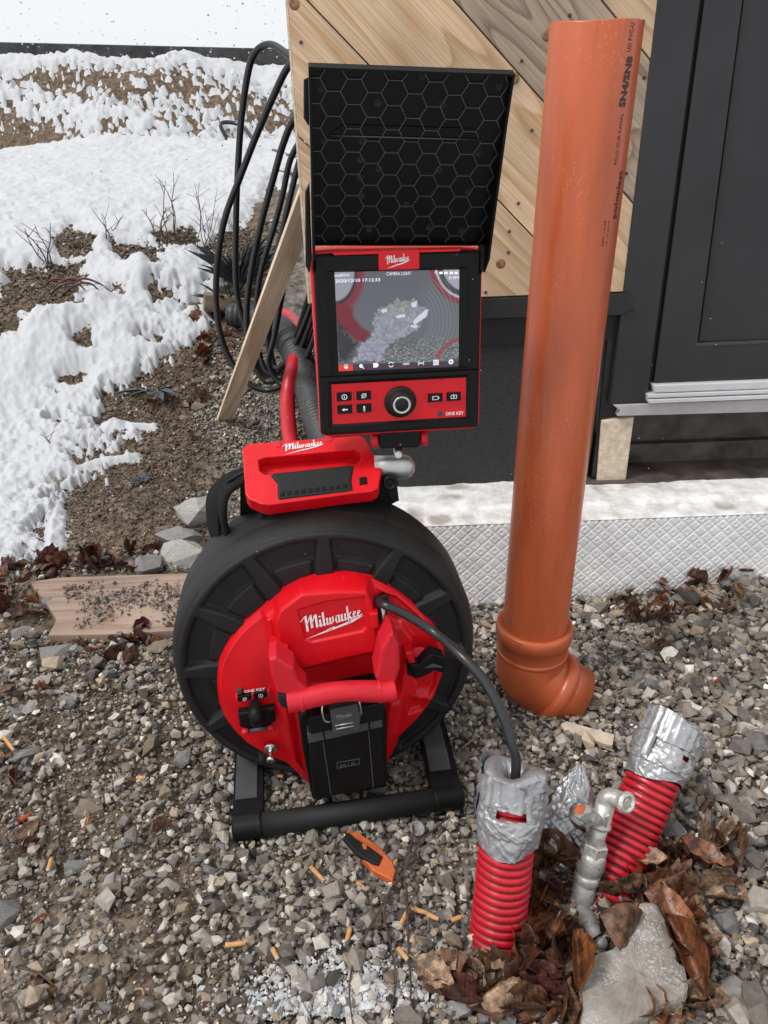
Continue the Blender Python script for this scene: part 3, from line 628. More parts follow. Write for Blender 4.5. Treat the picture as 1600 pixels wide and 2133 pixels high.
rs_ = sum(np.roll(ro, k) for k in range(-17, 18))/35.; ro = np.where(up_half, rs_, ro); ro = sum(np.roll(ro, k) for k in range(-2, 3))/5.
fr = np.concatenate([np.linspace(0, .985, 170), [.993, 1.]]); FRr, AA = np.meshgrid(fr, aa, indexing='ij'); RO = np.broadcast_to(ro, AA.shape)
X2 = cc0[0]+FRr*RO*np.cos(AA); Z2 = cc0[1]+FRr*RO*np.sin(AA)
edge_d = (1-FRr)*RO
h = .012*sst(0, .010, edge_d)+.010*sst(.0, .09, edge_d)
def feat(pts, amp, bev, yd=YC): return amp*sst(0, bev, sdf(loc2(pts, yd), X2, Z2))
def raise_to(h, pts, lvl, bev, yd=.07): s_ = sst(0, bev, sdf(loc2(pts, yd), X2, Z2)); return h*(1-s_)+lvl*s_
# central block
h = raise_to(h, [(571, 1262), (622, 1222), (700, 1216), (772, 1216), (790, 1250), (800, 1330), (812, 1470), (640, 1490), (590, 1420), (572, 1380), (556, 1300)], .050, .016)
h = raise_to(h, [(540, 1290), (575, 1262), (600, 1400), (640, 1640), (600, 1600), (572, 1500)], .030, .02)
h = raise_to(h, [(806, 1450), (842, 1470), (835, 1540), (808, 1610), (790, 1610)], .028, .012)
# logo recess
h = raise_to(h, [(618, 1275), (680, 1256), (762, 1246), (766, 1312), (758, 1322), (650, 1345), (634, 1338)], .0455, .004, .055)
# hand hollow behind the handle
h = raise_to(h, [(602, 1395), (640, 1382), (720, 1362), (800, 1345), (812, 1400), (790, 1452), (640, 1462), (612, 1440)], .018, .03, .07)
# cable port channel and right-hand pocket
h = raise_to(h, [(796, 1240), (835, 1250), (885, 1296), (915, 1345), (922, 1390), (912, 1440), (884, 1490), (850, 1500), (846, 1420), (850, 1370), (835, 1320), (800, 1300)], .004, .010, .085)
h = raise_to(h, [(788, 1250), (802, 1246), (806, 1300), (792, 1305)], -.03, .004, .08)
h = raise_to(h, [(815, 1310), (842, 1300), (868, 1335), (875, 1420), (850, 1470), (815, 1470), (800, 1400)], .020, .012, .085)
bx = loc2([(882, 1462)], .085)[0]; h = h+.012*np.exp(-(((X2-bx[0])/.020)**2+((Z2-bx[1])/.012)**2)*1.2)
h = np.where(FRr >= 1., -.008, h)
Yc = .112-h
V = np.stack([X2, Yc, Z2], -1).reshape(-1, 3); V = OD+V[:, :1]*EX+V[:, 1:2]*EY+V[:, 2:]*EZ
i = np.arange(len(fr)*na).reshape(len(fr), na); j = np.roll(i, -1, 1); F = np.stack([i[:-1], i[1:], j[1:], j[:-1]], -1).reshape(-1, 4)
cover = mesh('front_cover', V, F, M['red'], reel, True)
cover.data.polygons.foreach_set('use_smooth', np.ones(len(F), bool))
# skirt behind the cover
v, f = prism(OD+CO[:, :1]*EX+CO[:, 1:]*EZ+EY*.118, NF, .03); mesh('cover_skirt', v, f, M['red'], reel)
# word on the cover
lo, ld = Ld(627, 1322, .0655), Ld(752, 1291, .0655); u = (ld-lo); wl = np.linalg.norm(u); u /= wl; vv = np.cross(u, NF); vv = vv if vv[2] > 0 else -vv
hl = np.linalg.norm(Ld(630, 1288, .0655)-Ld(636, 1318, .0655))
v, f = script_logo(Ld(637, 1312, .0655), u, vv*.030, wl*.98, NF, .0022)
mesh('brand_lettering', v, f, M['white'], reel)
# carrying handle in front
H0, H1, H2, H3, H4 = [Ld(*p) for p in [(578, 1385, .055), (590, 1410, .02), (612, 1452, -.005), (806, 1432, -.005), (838, 1385, .02)]]; H5 = Ld(812, 1320, .065)
v, f = tube([Ld(600, 1461, -.006), Ld(630, 1456, -.006), H2*.5+H3*.5+EZ*.0015, Ld(796, 1440, -.006), Ld(822, 1436, -.004)], [.0215, .0205, .0195, .0205, .0215], 24, 8); mesh('handle_grip', v, f, M['redrub'], reel, True)
for t in (0.13, 0.86):
    a = Ld(600, 1461, -.006); b = Ld(822, 1436, -.004); v, f = lathe([(-.004, .0205), (-.003, .0222), (.003, .0222), (.004, .0205)], a+(b-a)*t, b-a, 28); mesh('grip_collar', v, f, M['redrub'], reel, True)
v, f = prism(PXp([(560, 1374), (575, 1369), (600, 1385), (612, 1392), (622, 1420), (640, 1438), (640, 1470), (612, 1474), (592, 1468), (580, 1452), (566, 1410)], -.008), NF, .05, .007, 3); mesh('handle_arm', v, f, M['redrub'], reel)
v, f = prism([Ld(561, 1376, .0), Ld(600, 1384, .0), Ld(612, 1420, -.0), Ld(580, 1440, .0)], NF, .085, .004); mesh('handle_arm', v, f, M['redrub'], reel)
v, f = prism(PXp([(812, 1322), (820, 1321), (832, 1345), (834, 1392), (820, 1438), (796, 1440), (782, 1412), (786, 1400), (795, 1352)], -.004), NF, .062, .006, 3); mesh('handle_arm', v, f, M['redrub'], reel)
v, f = prism(PXp([(578, 1446), (596, 1449), (606, 1468), (600, 1478), (586, 1475), (579, 1462)], -.014), NF, .03, .004, 3); mesh('handle_end_cap', v, f, M['rubber'], reel)
# battery box with lid, latch and wire bail
plate('battery_box', [(640, 1496), (800, 1462), (806, 1638), (652, 1668)], .0, .10, M['black'], reel, .006)

plate('battery_box_collar', [(622, 1497), (634, 1483), (790, 1453), (799, 1460), (806, 1490), (806, 1640), (650, 1664), (630, 1560)], .030, .10, M['black'], reel, .004)
plate('battery_lid', [(646, 1500), (650, 1494), (794, 1464), (798, 1470), (799, 1500), (647, 1531)], -.006, .02, M['black'], reel, .003)
plate('battery_stripe', [(640, 1531), (672, 1524), (676, 1541), (643, 1549)], -.0035, .02, M['grey'], reel, .0008)
plate('battery_stripe', [(675, 1524), (767, 1504), (768, 1521), (679, 1541)], -.0035, .02, M['grey'], reel, .0008)
plate('battery_stripe', [(770, 1504), (796, 1498), (797, 1514), (772, 1520)], -.0035, .02, M['grey'], reel, .0008)
for a, b in (((673, 1545), (690, 1655)), ((768, 1524), (778, 1640))):
    v, f = tube([Ld(*a, -.001), Ld(*b, -.001)], [.0012], 6); mesh('battery_groove', v, f, M['grey'], reel)
lt = plate('latch', [(686, 1470), (744, 1460), (748, 1482), (752, 1486), (749, 1519), (742, 1524), (702, 1531), (694, 1526), (690, 1500)], -.018, .004, M['grey'], reel, .002)
plate('latch_hinge', [(684, 1469), (748, 1457), (748, 1466), (685, 1480)], -.022, .0, M['black'], reel, .002)
for a, b in (((698, 1512), (736, 1505)), ((700, 1519), (737, 1512))):
    v, f = tube([Ld(*a, -.0195), Ld(*b, -.0195)], [.0014], 8); mesh('latch_bar', v, f, M['alu'], reel, True)
v, f = tube([Ld(672, 1466, -.012), Ld(671, 1482, -.018), Ld(676, 1500, -.020), Ld(684, 1504, -.018), Ld(690, 1500, -.012)], [.0018], 8, 6); mesh('latch_wire', v, f, M['steel'], reel, True)
v, f = tube([Ld(744, 1452, -.012), Ld(749, 1464, -.020), Ld(753, 1486, -.020), Ld(750, 1490, -.012)], [.0018], 8, 6); mesh('latch_wire', v, f, M['steel'], reel, True)
o_ = Ld(701, 1496, -.0185); u = Ld(735, 1489, -.0185)-o_; wl = np.linalg.norm(u); u /= wl; vv = np.cross(u, NF); vv = vv if vv[2] > 0 else -vv
v, f = script_logo(o_, u, vv*.0075, wl, NF, .0006); mesh('latch_lettering', v, f, M['alu'], reel)
O_ = PXp([(701, 1589), (750, 1580), (750, 1592), (702, 1602)], -.0012); I_ = PXp([(703, 1590), (748, 1582), (748, 1591), (704, 1600)], -.0012)
v, f = frame_(O_, I_, NF, .002); mesh('battery_badge', v, f, M['grey'], reel)
u = Ld(745, 1590, 0)-Ld(707, 1598, 0); wl = np.linalg.norm(u); u /= wl; vv = np.cross(u, NF); vv = vv if vv[2] > 0 else -vv
v, f = text_on('M18', Ld(709, 1598.5, 0), u, vv, .0085, NF, .001, .012, wl*.82); mesh('battery_lettering', v, f, M['grey'], reel)
# black clip in the pocket
v, f = prism(PXp([(846, 1375), (852, 1386), (872, 1385), (890, 1370), (900, 1362), (926, 1372), (928, 1404), (905, 1398), (888, 1408), (868, 1415), (850, 1407)], .055), NF, .03, .003); mesh('cable_clip', v, f, M['black'], reel)
v, f = prism(PXp([(886, 1392), (902, 1384), (922, 1390)], .052), NF, .006, .001); mesh('clip_rib', v, f, M['grey'], reel)
v, f = lathe([(0, .020), (.004, .022), (.006, .018)], Ld(872, 1368, .085), NF+EZ*.3, 28); mesh('clip_ring', v, f, M['redrub'], reel, True)
v, f = prism(PXp([(845, 1360), (860, 1358), (866, 1380), (862, 1412), (872, 1425), (868, 1445), (830, 1460), (834, 1440), (842, 1400)], .062), NF, .03, .004); mesh('pocket_block', v, f, M['red'], reel)
v, f = prism(PXp([(768, 1280), (787, 1277), (790, 1308), (772, 1312)], .050), NF, .03, .003); mesh('side_tab', v, f, M['red'], reel)
v, f = tube([Ld(797, 1262, .065), Ld(799, 1285, .063), Ld(796, 1303, .066)], [.004], 10); mesh('guide_roller', v, f, M['steel'], reel, True)
v, f = prism(PXp([(783, 1246), (806, 1243), (812, 1252), (800, 1308), (786, 1306)], .0745), NF, .01, .001); mesh('cable_port', v, f, M['doorgap'], reel)
v, f = prism(PXp([(556, 1292), (566, 1288), (600, 1420), (590, 1424)], .08), NF, .02, .004); mesh('cover_edge', v, f, M['red'], reel)
# keypad, socket with cap, drum lock pin
yk = .0875
for pts in ([(495, 1452), (522, 1447), (523, 1458), (496, 1463)], [(529, 1445), (556, 1440), (557, 1452), (531, 1457)]): plate('key', pts, yk-.004, .1, M['black'], reel, .0015)
for pts in ([(490, 1453), (495, 1452), (496, 1460), (491, 1461)], [(557, 1440), (561, 1439), (562, 1449), (558, 1450)], [(524, 1447), (528, 1446), (529, 1456), (525, 1457)]): plate('key_lug', pts, yk-.006, .1, M['redrub'], reel, .001)
plate('sensor_window', [(493, 1438), (503, 1436), (504, 1446), (494, 1448)], yk-.001, .1, M['grey'], reel, .0005)
def flat_text(s, p0, p1, yd, h, m, par, name='lettering', bold=0., hook=None):
    a = Ld(*p0, yd); b = Ld(*p1, yd); u = b-a; wl = np.linalg.norm(u); u /= wl; vv = np.cross(u, NF); vv = vv if vv[2] > 0 else -vv
    v, f = text_on(s, a, u, vv, h, NF, .0006, bold, wl); return mesh(name, v, f, m, par)
flat_text('ONE KEY', (509, 1443), (553, 1437), yk-.001, .0065, M['white'], reel, bold=.02)
def icon(kind, c, yd, r, m, par, name='symbol'):
    c = Ld(*c, yd)-EY*.0006; L_ = []
    def ring(r0, r1, k=20, a0=0, a1=360, cx=0, cz=0):
        a = np.radians(np.linspace(a0, a1, k+1)); V = np.vstack([c+np.outer(np.cos(a)*r0+cx, EX)+np.outer(np.sin(a)*r0+cz, EZ), c+np.outer(np.cos(a)*r1+cx, EX)+np.outer(np.sin(a)*r1+cz, EZ)])
        L_.append((V, [(i, i+1, i+k+2, i+k+1) for i in range(k)]))
    def bar(x0, z0, x1, z1, w):
        a = np.array([x0, z0])*r; b = np.array([x1, z1])*r; d = (b-a)/max(np.linalg.norm(b-a), 1e-9); s = np.array([-d[1], d[0]])*w*r/2
        L_.append((np.array([c+EX*q[0]+EZ*q[1] for q in (a-s, b-s, b+s, a+s)]), [(0, 1, 2, 3)]))
    def pol(pts): L_.append((np.array([c+EX*q[0]*r+EZ*q[1]*r for q in pts]), [tuple(range(len(pts)))]))
    if kind == 'power': ring(.75*r, r); bar(0, -.45, 0, .45, .25)
    if kind == 'slash': ring(.6*r, .85*r); bar(-.9, -.8, .9, .8, .22); bar(.1, -.8, .9, 0, .15)
    if kind == 'back': pol([(-1.1, 0), (-.2, .6), (-.2, .22), (1, .22), (1, -.22), (-.2, -.22), (-.2, -.6)])
    if kind == 'mic': bar(0, -.1, 0, .9, .6); bar(-.4, -.4, .4, -.4, .2); bar(0, -.4, 0, -.9, .25); bar(-.4, -.9, .4, -.9, .2)
    if kind in ('video', 'photo'):
        for q in ((-1, -.6, 1, -.6), (-1, .6, 1, .6), (-1, -.6, -1, .6), (1, -.6, 1, .6)): bar(*q, .22)
        if kind == 'video': bar(1.2, -.3, 1.2, .3, .4); bar(-.6, .1, -.6, .3, .3)
        else: ring(0, .3*r); bar(-.3, .75, .3, .75, .25)
    if kind == 'lamp': pol([(-.8, 0), (.8, 0), (.4, -.8), (-.4, -.8)]); [bar(q, .3, q, .9, .15) for q in (-.6, -.2, .2, .6)]
    if kind == 'zoom': ring(.0, .7*r); bar(.5, -.5, 1.1, -1.1, .3)
    if kind == 'tagi': pol([(-1, -.8), (.4, -.8), (1, 0), (.4, .8), (-1, .8)])
    if kind == 'rot': ring(.75*r, r, 10, 20, 160); ring(.75*r, r, 10, 200, 340)
    if kind == 'coil': [ring(.28*r, .42*r, 14, 0, 360, q*r, 0) for q in (-.8, 0, .8)]
    if kind == 'loc': bar(-1, -.8, -1, .8, .18); bar(1, -.8, 1, .8, .18); bar(-.5, 0, .5, 0, .35); bar(-.6, -.4, -.6, .4, .15); bar(.6, -.4, .6, .4, .15)
    if kind == 'grid': [bar(a-.28, b, a+.28, b, .56) for a in (-.7, 0, .7) for b in (-.7, 0, .7)]
    if kind == 'gear': ring(.35*r, .75*r); [bar(.7*math.cos(a), .7*math.sin(a), 1.05*math.cos(a), 1.05*math.sin(a), .35) for a in np.arange(8)*math.pi/4]
    if kind == 'wifi': ring(.8*r, r, 8, 45, 135, 0, -.5*r); ring(.45*r, .6*r, 8, 45, 135, 0, -.5*r); ring(0, .2*r, 8, 0, 360, 0, -.5*r)
    v, f = join(L_); return mesh(name, v, f, m, par)
icon('slash', (510, 1456), yk-.0045, .0045, M['white'], reel); icon('power', (543, 1449), yk-.0045, .0045, M['white'], reel)
plate('socket_plate', [(496, 1488), (572, 1475), (574, 1504), (566, 1508), (562, 1518), (514, 1526), (510, 1518), (500, 1516)], .075, .1, M['black'], reel, .004)
v, f = tube([Ld(532, 1468, .075), Ld(534, 1490, .045), Ld(535, 1503, .055)], [.013, .0155, .013], 20, 5); mesh('socket_cap', v, f, M['black'], reel, True)
v, f = lathe([(0, .017), (.006, .0175), (.010, .0165), (.010, .0135), (.002, .0125)], Ld(534, 1492, .060), NF+EZ*.35, 28); mesh('socket_ring', v, f, M['blackgloss'], reel, True)
for p in ((511, 1524), (565, 1516)):
    v, f = lathe([(-.006, .006), (.006, .006)], Ld(*p, .068), EX+EZ*.12, 16); mesh('hinge_knob', v, f, M['redrub'], reel, True)
v, f = tube([Ld(518, 1523, .070), Ld(560, 1516, .070)], [.004], 10); mesh('hinge_bar', v, f, M['grey'], reel, True)
v, f = lathe([(0, .0135), (.004, .0135), (.006, .011), (.006, .005), (.024, .005), (.024, .0088), (.032, .0088), (.034, .006)], Ld(564, 1556, .088), NF+EZ*-.25, 28); mesh('lock_pin', v, f, M['steel'], reel, True)

# stand
BL, BR = LW(-.235, 0, .028), LW(.232, 0, .044)
d_ = (BR-BL)/np.linalg.norm(BR-BL)
v, f = tube([BL+d_*.05, BR-d_*.05], [.0235], 28); mesh('cross_bar', v, f, M['rubber'], reel, True)
for a, b in ((BL, BL+d_*.055), (BR-d_*.06, BR)):
    v, f = lathe([(0, .019), (.005, .0245), (.053, .0245), (.054, .0255), (.058, .0255), (.059, .0235)] if a is BL else [(0, .0235), (.001, .0255), (.004, .0255), (.005, .0245), (.055, .0245), (.06, .019)], a, d_, 28); mesh('bar_sleeve', v, f, M['black'], reel, True)
for sx, zz in ((-.205, .026), (.200, .042)):
    x0, x1 = sx-.030, sx+.030
    q = [(-.004, zz+.018), (.055, zz+.023), (.11, .063+(zz-.03)), (.30, .085), (.42, .06)]
    for k2, (mm, w0, w1, up_) in enumerate((('black', x0, x1, 0.), ('grey', x0+.004, x1-.012, .0016))):
        V = []; F = []
        qq = q if k2 == 0 else q[1:4]
        for y_, z_ in qq: V += [LW(w0, y_, z_+up_), LW(w1, y_, z_+up_), LW(w1, y_, z_-.035 if k2 == 0 else z_), LW(w0, y_, z_-.035 if k2 == 0 else z_)]
        for r in range(len(qq)-1):
            for j in range(4): a = r*4+j; b = r*4+(j+1) % 4; F.append((a, b, b+4, a+4))
        F += [(3, 2, 1, 0), tuple(range(len(V)-4, len(V)))]
        if k2: 
            V = [LW(w0, y_, z_+up_) for y_, z_ in qq]+[LW(w1, y_, z_+up_) for y_, z_ in qq]+[LW(w0, y_, z_) for y_, z_ in qq]+[LW(w1, y_, z_) for y_, z_ in qq]; n_ = len(qq)
            F = [(r, r+1, r+1+n_, r+n_) for r in range(n_-1)]+[(r+2*n_, r+1+2*n_, r+1, r) for r in range(n_-1)]+[(r+n_, r+1+n_, r+1+3*n_, r+3*n_) for r in range(n_-1)]+[(0, n_, 3*n_, 2*n_), (n_-1, 2*n_-1, 4*n_-1, 3*n_-1)]
        mesh('stand_arm' if not k2 else 'arm_panel', V, F, M[mm], reel)
    v, f = box(LW(sx, .01, zz-.034), .06, .07, .022, EX, EY, EZ, .003); mesh('rubber_foot', v, f, M['rubber'], reel)
for sx in (-.2, .2):
    v, f = box(LW(sx, .24, .10), .045, .10, .30, EX, EY, EZ, .01); mesh('stand_upright', v, f, M['black'], reel)

# top handle module (red) on the drum
NQ = NF*.52+EZ*.85; NQ /= np.linalg.norm(NQ); QP = Ld(640, 915, .285)
def Lq(x, y, off=0.):
    d = ray(x, y); p = QP+NQ*off; return CP+d*((p-CP)@NQ)/(d@NQ)
from mathutils.geometry import tessellate_polygon
def slab(outer, holes, n, depth, m, par, name, c=.0):
    loops = [[Vector(p) for p in outer]]+[[Vector(p) for p in h_] for h_ in holes]; tr = tessellate_polygon(loops)
    P = np.array([p[:] for l in loops for p in l]); N_ = len(P); V = np.vstack([P, P-n*depth]); F = [tuple(t) for t in tr]+[tuple(q+N_ for q in t[::-1]) for t in tr]; o = 0
    for l in loops:
        for j in range(len(l)): a = o+j; b = o+(j+1) % len(l); F.append((a, b, b+N_, a+N_))
        o += len(l)
    ob = mesh(name, V, F, m, par); 
    if c: 
        bm = bmesh.new(); bm.from_mesh(ob.data); bmesh.ops.recalc_face_normals(bm, faces=bm.faces); bm.to_mesh(ob.data); bm.free()
        mo = ob.modifiers.new('b', 'BEVEL'); mo.width = c; mo.segments = 2; mo.limit_method = 'ANGLE'; mo.angle_limit = R_(50)
    return ob
out_ = [(505, 934), (516, 924), (668, 913), (750, 907), (762, 913), (776, 944), (790, 956), (794, 985), (788, 1016), (774, 1024), (735, 1028), (560, 1052), (545, 1050), (520, 1040), (511, 1028)]
hole = [(538, 958), (552, 953), (738, 937), (750, 943), (752, 956), (742, 966), (726, 970), (570, 988), (552, 988), (541, 980)]
slab([Lq(*p) for p in out_], [[Lq(*p) for p in hole]], NQ, .034, M['red'], reel, 'handle_housing', .004)
v, f = prism([Lq(*p, -.027) for p in [(530, 945), (760, 925), (765, 975), (540, 1000)]], NQ, .01); mesh('handle_floor', v, f, M['red'], reel)
v, f = prism([Lq(*p, .0035) for p in [(563, 990), (568, 984), (728, 967), (738, 969), (733, 1000), (736, 1020), (722, 1023), (582, 1040), (578, 1036), (577, 1006)]], NQ, .02, .006, 3); mesh('hand_grip', v, f, M['rubber'], reel)
for i in range(10):
    p = (588+i*14.5, 1028.5-i*1.75); v, f = prism([Lq(p[0]+a, p[1]+b, .005) for a, b in ((-4.5, -4), (4.5, -5), (4.5, 3), (-4.5, 4))], NQ, .004, .0006); mesh('grip_stud', v, f, M['black'], reel)
v, f = prism([Lq(*p, .0025) for p in [(748, 994), (764, 992), (765, 1007), (749, 1009)]], NQ, .01, .001); mesh('release_button', v, f, M['black'], reel)
for p in ((578, 925), (685, 913)):
    v, f = lathe([(0, .0085), (.0006, .0085), (.0008, .007)], Lq(*p), NQ, 20); mesh('screw_recess', v, f, M['redrub'], reel, True)
a = Lq(592, 943); b = Lq(676, 930); u = b-a; wl = np.linalg.norm(u); u /= wl; vv = np.cross(NQ, u); vv = vv if vv[2] > 0 else -vv
v, f = script_logo(Lq(594, 939), u, vv*.0155, wl*.98, NQ, .0012); mesh('handle_lettering', v, f, M['white'], reel)
v, f = prism(PXp([(540, 1030), (770, 1005), (760, 1035), (735, 1036), (560, 1060)], .235), NF, .08, .004); mesh('handle_base', v, f, M['red'], reel)
plate('bracket', [(500, 1000), (560, 990), (820, 975), (830, 1045), (800, 1060), (560, 1075), (500, 1075)], .262, .33, M['black'], reel, .004)
# shoulder strap on the left
v, f = sweep(spline([Ld(512, 985, .30), Ld(474, 1000, .29), Ld(448, 1032, .27), Ld(444, 1075, .26), Ld(452, 1125, .27), Ld(480, 1150, .29)], 6), lambda i: rrect(.008, .055, .0035, 2), up=EY); mesh('shoulder_strap', v, f, M['web'], reel, True)
v, f = sweep(spline([Ld(500, 1000, .25), Ld(470, 1022, .235), Ld(462, 1060, .23), Ld(470, 1110, .24)], 6), lambda i: rrect(.012, .05, .005, 2), up=EY); mesh('strap_pad', v, f, M['web'], reel, True)
v, f = tube([Ld(470, 1012, .25), Ld(478, 1002, .245), Ld(500, 988, .24), Ld(512, 984, .24)], [.0035], 8, 5); mesh('strap_ring', v, f, M['black'], reel, True)
# aluminium ball mount carrying the screen
A0, A1 = Ld(778, 970, .235), Ld(835, 972, .235)
v, f = lathe([(0, .020), (.03, .021), (.045, .022), (.052, .0235), (.06, .024), (.068, .0225), (.075, .018), (.080, .010), (.081, .002)], A0, A1-A0, 32, True); mesh('ball_mount', v, f, M['alu'], reel, True)
v, f = tube([Ld(831, 975, .235), Ld(829, 930, .235)], [.0085], 20); mesh('mount_stem', v, f, M['steel'], reel, True)
v, f = lathe([(0, .014), (.004, .015), (.012, .015), (.014, .012), (.014, .009), (.010, .008), (.010, .004), (.012, .003)], Ld(812, 1004, .215), NF+EZ*.2, 28); mesh('lever_hub', v, f, M['black'], reel, True)
v, f = prism(PXp([(797, 1004), (826, 1000), (832, 1044), (818, 1049), (808, 1030)], .213), NF, .012, .003); mesh('clamp_lever', v, f, M['black'], reel)

# ------------------------------------------------------------------ monitor
YM = .20
mc = Ld(830, 905, YM+.03)
mon = thing('inspection_monitor', mc, PSI, 'red and black rugged monitor showing a pipe camera picture with its hood lid raised', 'monitor')
v, f = prism(PXp([(646, 556), (650, 523), (690, 520), (960, 516), (1003, 520), (1005, 560), (999, 880), (990, 893), (690, 912), (668, 905)], YM+.012), NF, .048, .005, 3); mesh('housing', v, f, M['red'], mon)
O_ = PXp([(652, 531), (688, 528), (700, 527), (955, 520), (962, 519), (1002, 522), (1003, 545), (996, 880), (992, 889), (680, 907), (668, 902), (654, 580)], YM)
plate('bezel_back', [(652, 531), (700, 527), (955, 520), (1002, 522), (1003, 545), (996, 880), (992, 889), (680, 907), (668, 902), (654, 580)], YM+.009, YM+.03, M['black'], mon, .001)
sc_o = [(697, 567), (957, 561.5), (955.5, 764.5), (705.5, 773.5)]; sc_b = [(676, 564), (975, 556), (981, 766), (688, 781)]
cp_i = [(690.5, 800), (971, 786), (970, 868.5), (693, 884)]; cp_b = [(683, 795), (979, 780), (979, 871), (685, 892)]
ok = [(654, 532), (1001, 523), (995, 888), (670, 905)]
mid_l, mid_r = (664, 787), (998, 770)
v, f = frame_(PXp([ok[0], ok[1], mid_r, mid_l], YM), PXp(sc_b, YM), NF, .014, .004, .0025); mesh('bezel', v, f, M['black'], mon)
v, f = frame_(PXp(sc_b, YM+.0015), PXp(sc_o, YM+.0075), NF, .014, .004, .0); mesh('bezel', v, f, M['black'], mon)
v, f = frame_(PXp([mid_l, mid_r, ok[2], ok[3]], YM), PXp(cp_b, YM), NF, .014, .004, .0025); mesh('bezel', v, f, M['black'], mon)
v, f = frame_(PXp(cp_b, YM+.0015), PXp(cp_i, YM+.0055), NF, .014, .004, .0); mesh('bezel', v, f, M['black'], mon)
# screen picture: coloured pixels on a fine flat grid
nu, nv = 250, 200; q4 = PXp([(695, 565), (959, 560), (957, 767), (703, 776)], YM+.008)
U, Vv = np.meshgrid(np.linspace(0, 1, nu), np.linspace(0, 1, nv)); P = (q4[0][None, None]*(1-U[..., None])+q4[1]*U[..., None])*(1-Vv[..., None])+(q4[3]*(1-U[..., None])+q4[2]*U[..., None])*Vv[..., None]
scr = mesh('screen', P.reshape(-1, 3), grid_faces(nv, nu), M['white'], mon)
def mixc(c, col, a): return c*(1-a[..., None])+np.array(col)*a[..., None]
c = np.ones((nv, nu, 3))*np.array((.135, .14, .165)); c = mixc(c, (.06, .065, .075), sst(.75, .1, Vv)*.25)
n1 = fbm(U, Vv, 9, 4, 50); n2 = fbm(U, Vv, 45, 3, 51); n3 = fbm(U, Vv, 110, 2, 52)
c = mixc(c, (.10, .12, .12), sst(.5, .8, Vv)*.6)
c = c*(1+(n3[..., None]-.5)*1.3*sst(.55, .85, Vv)[..., None])
d1 = np.hypot(U/.17, Vv/.30); c = mixc(c, (.19, .035, .05), sst(1.55, 1.25, d1)); c = mixc(c, (.03, .025, .03), sst(1.12, 1.02, d1)); c = mixc(c, (.30, .30, .34), sst(1.0, .9, d1))
d2 = np.hypot((U-1.06)/.27, (Vv+.06)/.36); c = mixc(c, (.22, .03, .05), sst(1.2, 1.1, d2)); c = mixc(c, (.5, .48, .5), sst(1.0, .97, d2)); c = mixc(c, (.045, .04, .045), sst(.94, .9, d2)); c = mixc(c, (.36, .36, .41), sst(.80, .74, d2))
red = sdf([(0, .3), (.14, .36), (.2, .52), (.30, .62), (.24, .72), (.14, .70), (.02, .5), (0, .5)], U, Vv)+(n1-.5)*.06; c = mixc(c, (.17, .025, .04), sst(-.01, .03, red))
c = mixc(c, (.03, .028, .034), sst(-.02, .04, sdf([(0, .42), (.08, .55), (.18, .72), (.12, .86), (0, .9)], U, Vv)+(n2-.5)*.08)*.9)
rp = np.hypot((U-.50)/1.0, (Vv-.50)*.8); arc = (np.sin(rp*210)*.5+.5)*sst(.22, .27, rp)*sst(.62, .4, rp)*sst(.0, .25, (U-.5)+(Vv-.35)*.6); c = mixc(c, (.20, .215, .23), arc*.55)
spk = sst(.60, .72, n3)*sst(.6, .8, Vv)*sst(.35, .45, U); c = mixc(c, (.36, .42, .38), spk*.7)
c = mixc(c, (.28, .05, .06), sst(.030, .01, np.abs(np.hypot(U-1.08, Vv-.95)-.27))*sst(.5, .7, Vv)*.8)
pile = sdf([(.30, .60), (.29, .48), (.33, .37), (.42, .35), (.5, .27), (.56, .31), (.62, .28), (.66, .33), (.74, .37), (.72, .45), (.66, .55), (.64, .61), (.52, .66), (.45, .72), (.38, .78), (.36, .89), (.12, .90), (.18, .72), (.28, .64)], U, Vv)+(n2-.5)*.07+(n1-.5)*.03
tex = .55+.9*n3*n2*1.2; pc = np.stack([.33*tex, .345*tex, .40*tex], -1); pc = np.where((n1 > .55)[..., None] & (Vv < .6)[..., None], pc*np.array([.95, .95, .72]), pc); pc = np.where((Vv > .7)[..., None], pc*np.array([1.06, 1., 1.1]), pc)
a_ = sst(-.004, .01, pile)[..., None]; c = c*(1-a_)+pc*a_
for ch in ([(.60, .32), (.66, .29), (.65, .36), (.61, .37)], [(.61, .5), (.72, .38), (.75, .39), (.73, .46), (.63, .55)], [(.47, .44), (.55, .42), (.57, .46), (.49, .47)], [(.6, .53), (.66, .54), (.65, .58), (.6, .56)], [(.36, .38), (.41, .36), (.42, .4), (.37, .42)]):
    s_ = sdf(ch, U, Vv)+(n3-.5)*.01; c = mixc(c, (.62, .64, .72), sst(0, .008, s_)); c = mixc(c, (.2, .2, .23), sst(.006, .0, np.abs(s_))*.6)
c = mixc(c, (.055, .03, .05), sst(.918, .922, Vv)*.92); c = mixc(c, (.72, .05, .03), ((U < .125) & (Vv > .92)).astype(float))
settint(scr, np.clip(c.reshape(-1, 3), 0, 1))
ms = bpy.data.materials.new('lit_screen'); ms.use_nodes = True; b = ms.node_tree.nodes['Principled BSDF']; a = ms.node_tree.nodes.new('ShaderNodeAttribute'); a.attribute_name = 'tint'
b.inputs['Base Color'].default_value = (.005, .005, .005, 1); b.inputs['Specular IOR Level'].default_value = .3; b.inputs['Roughness'].default_value = .14; ms.node_tree.links.new(a.outputs[0], b.inputs['Emission Color']); b.inputs['Emission Strength'].default_value = .80
scr.data.materials[0] = ms
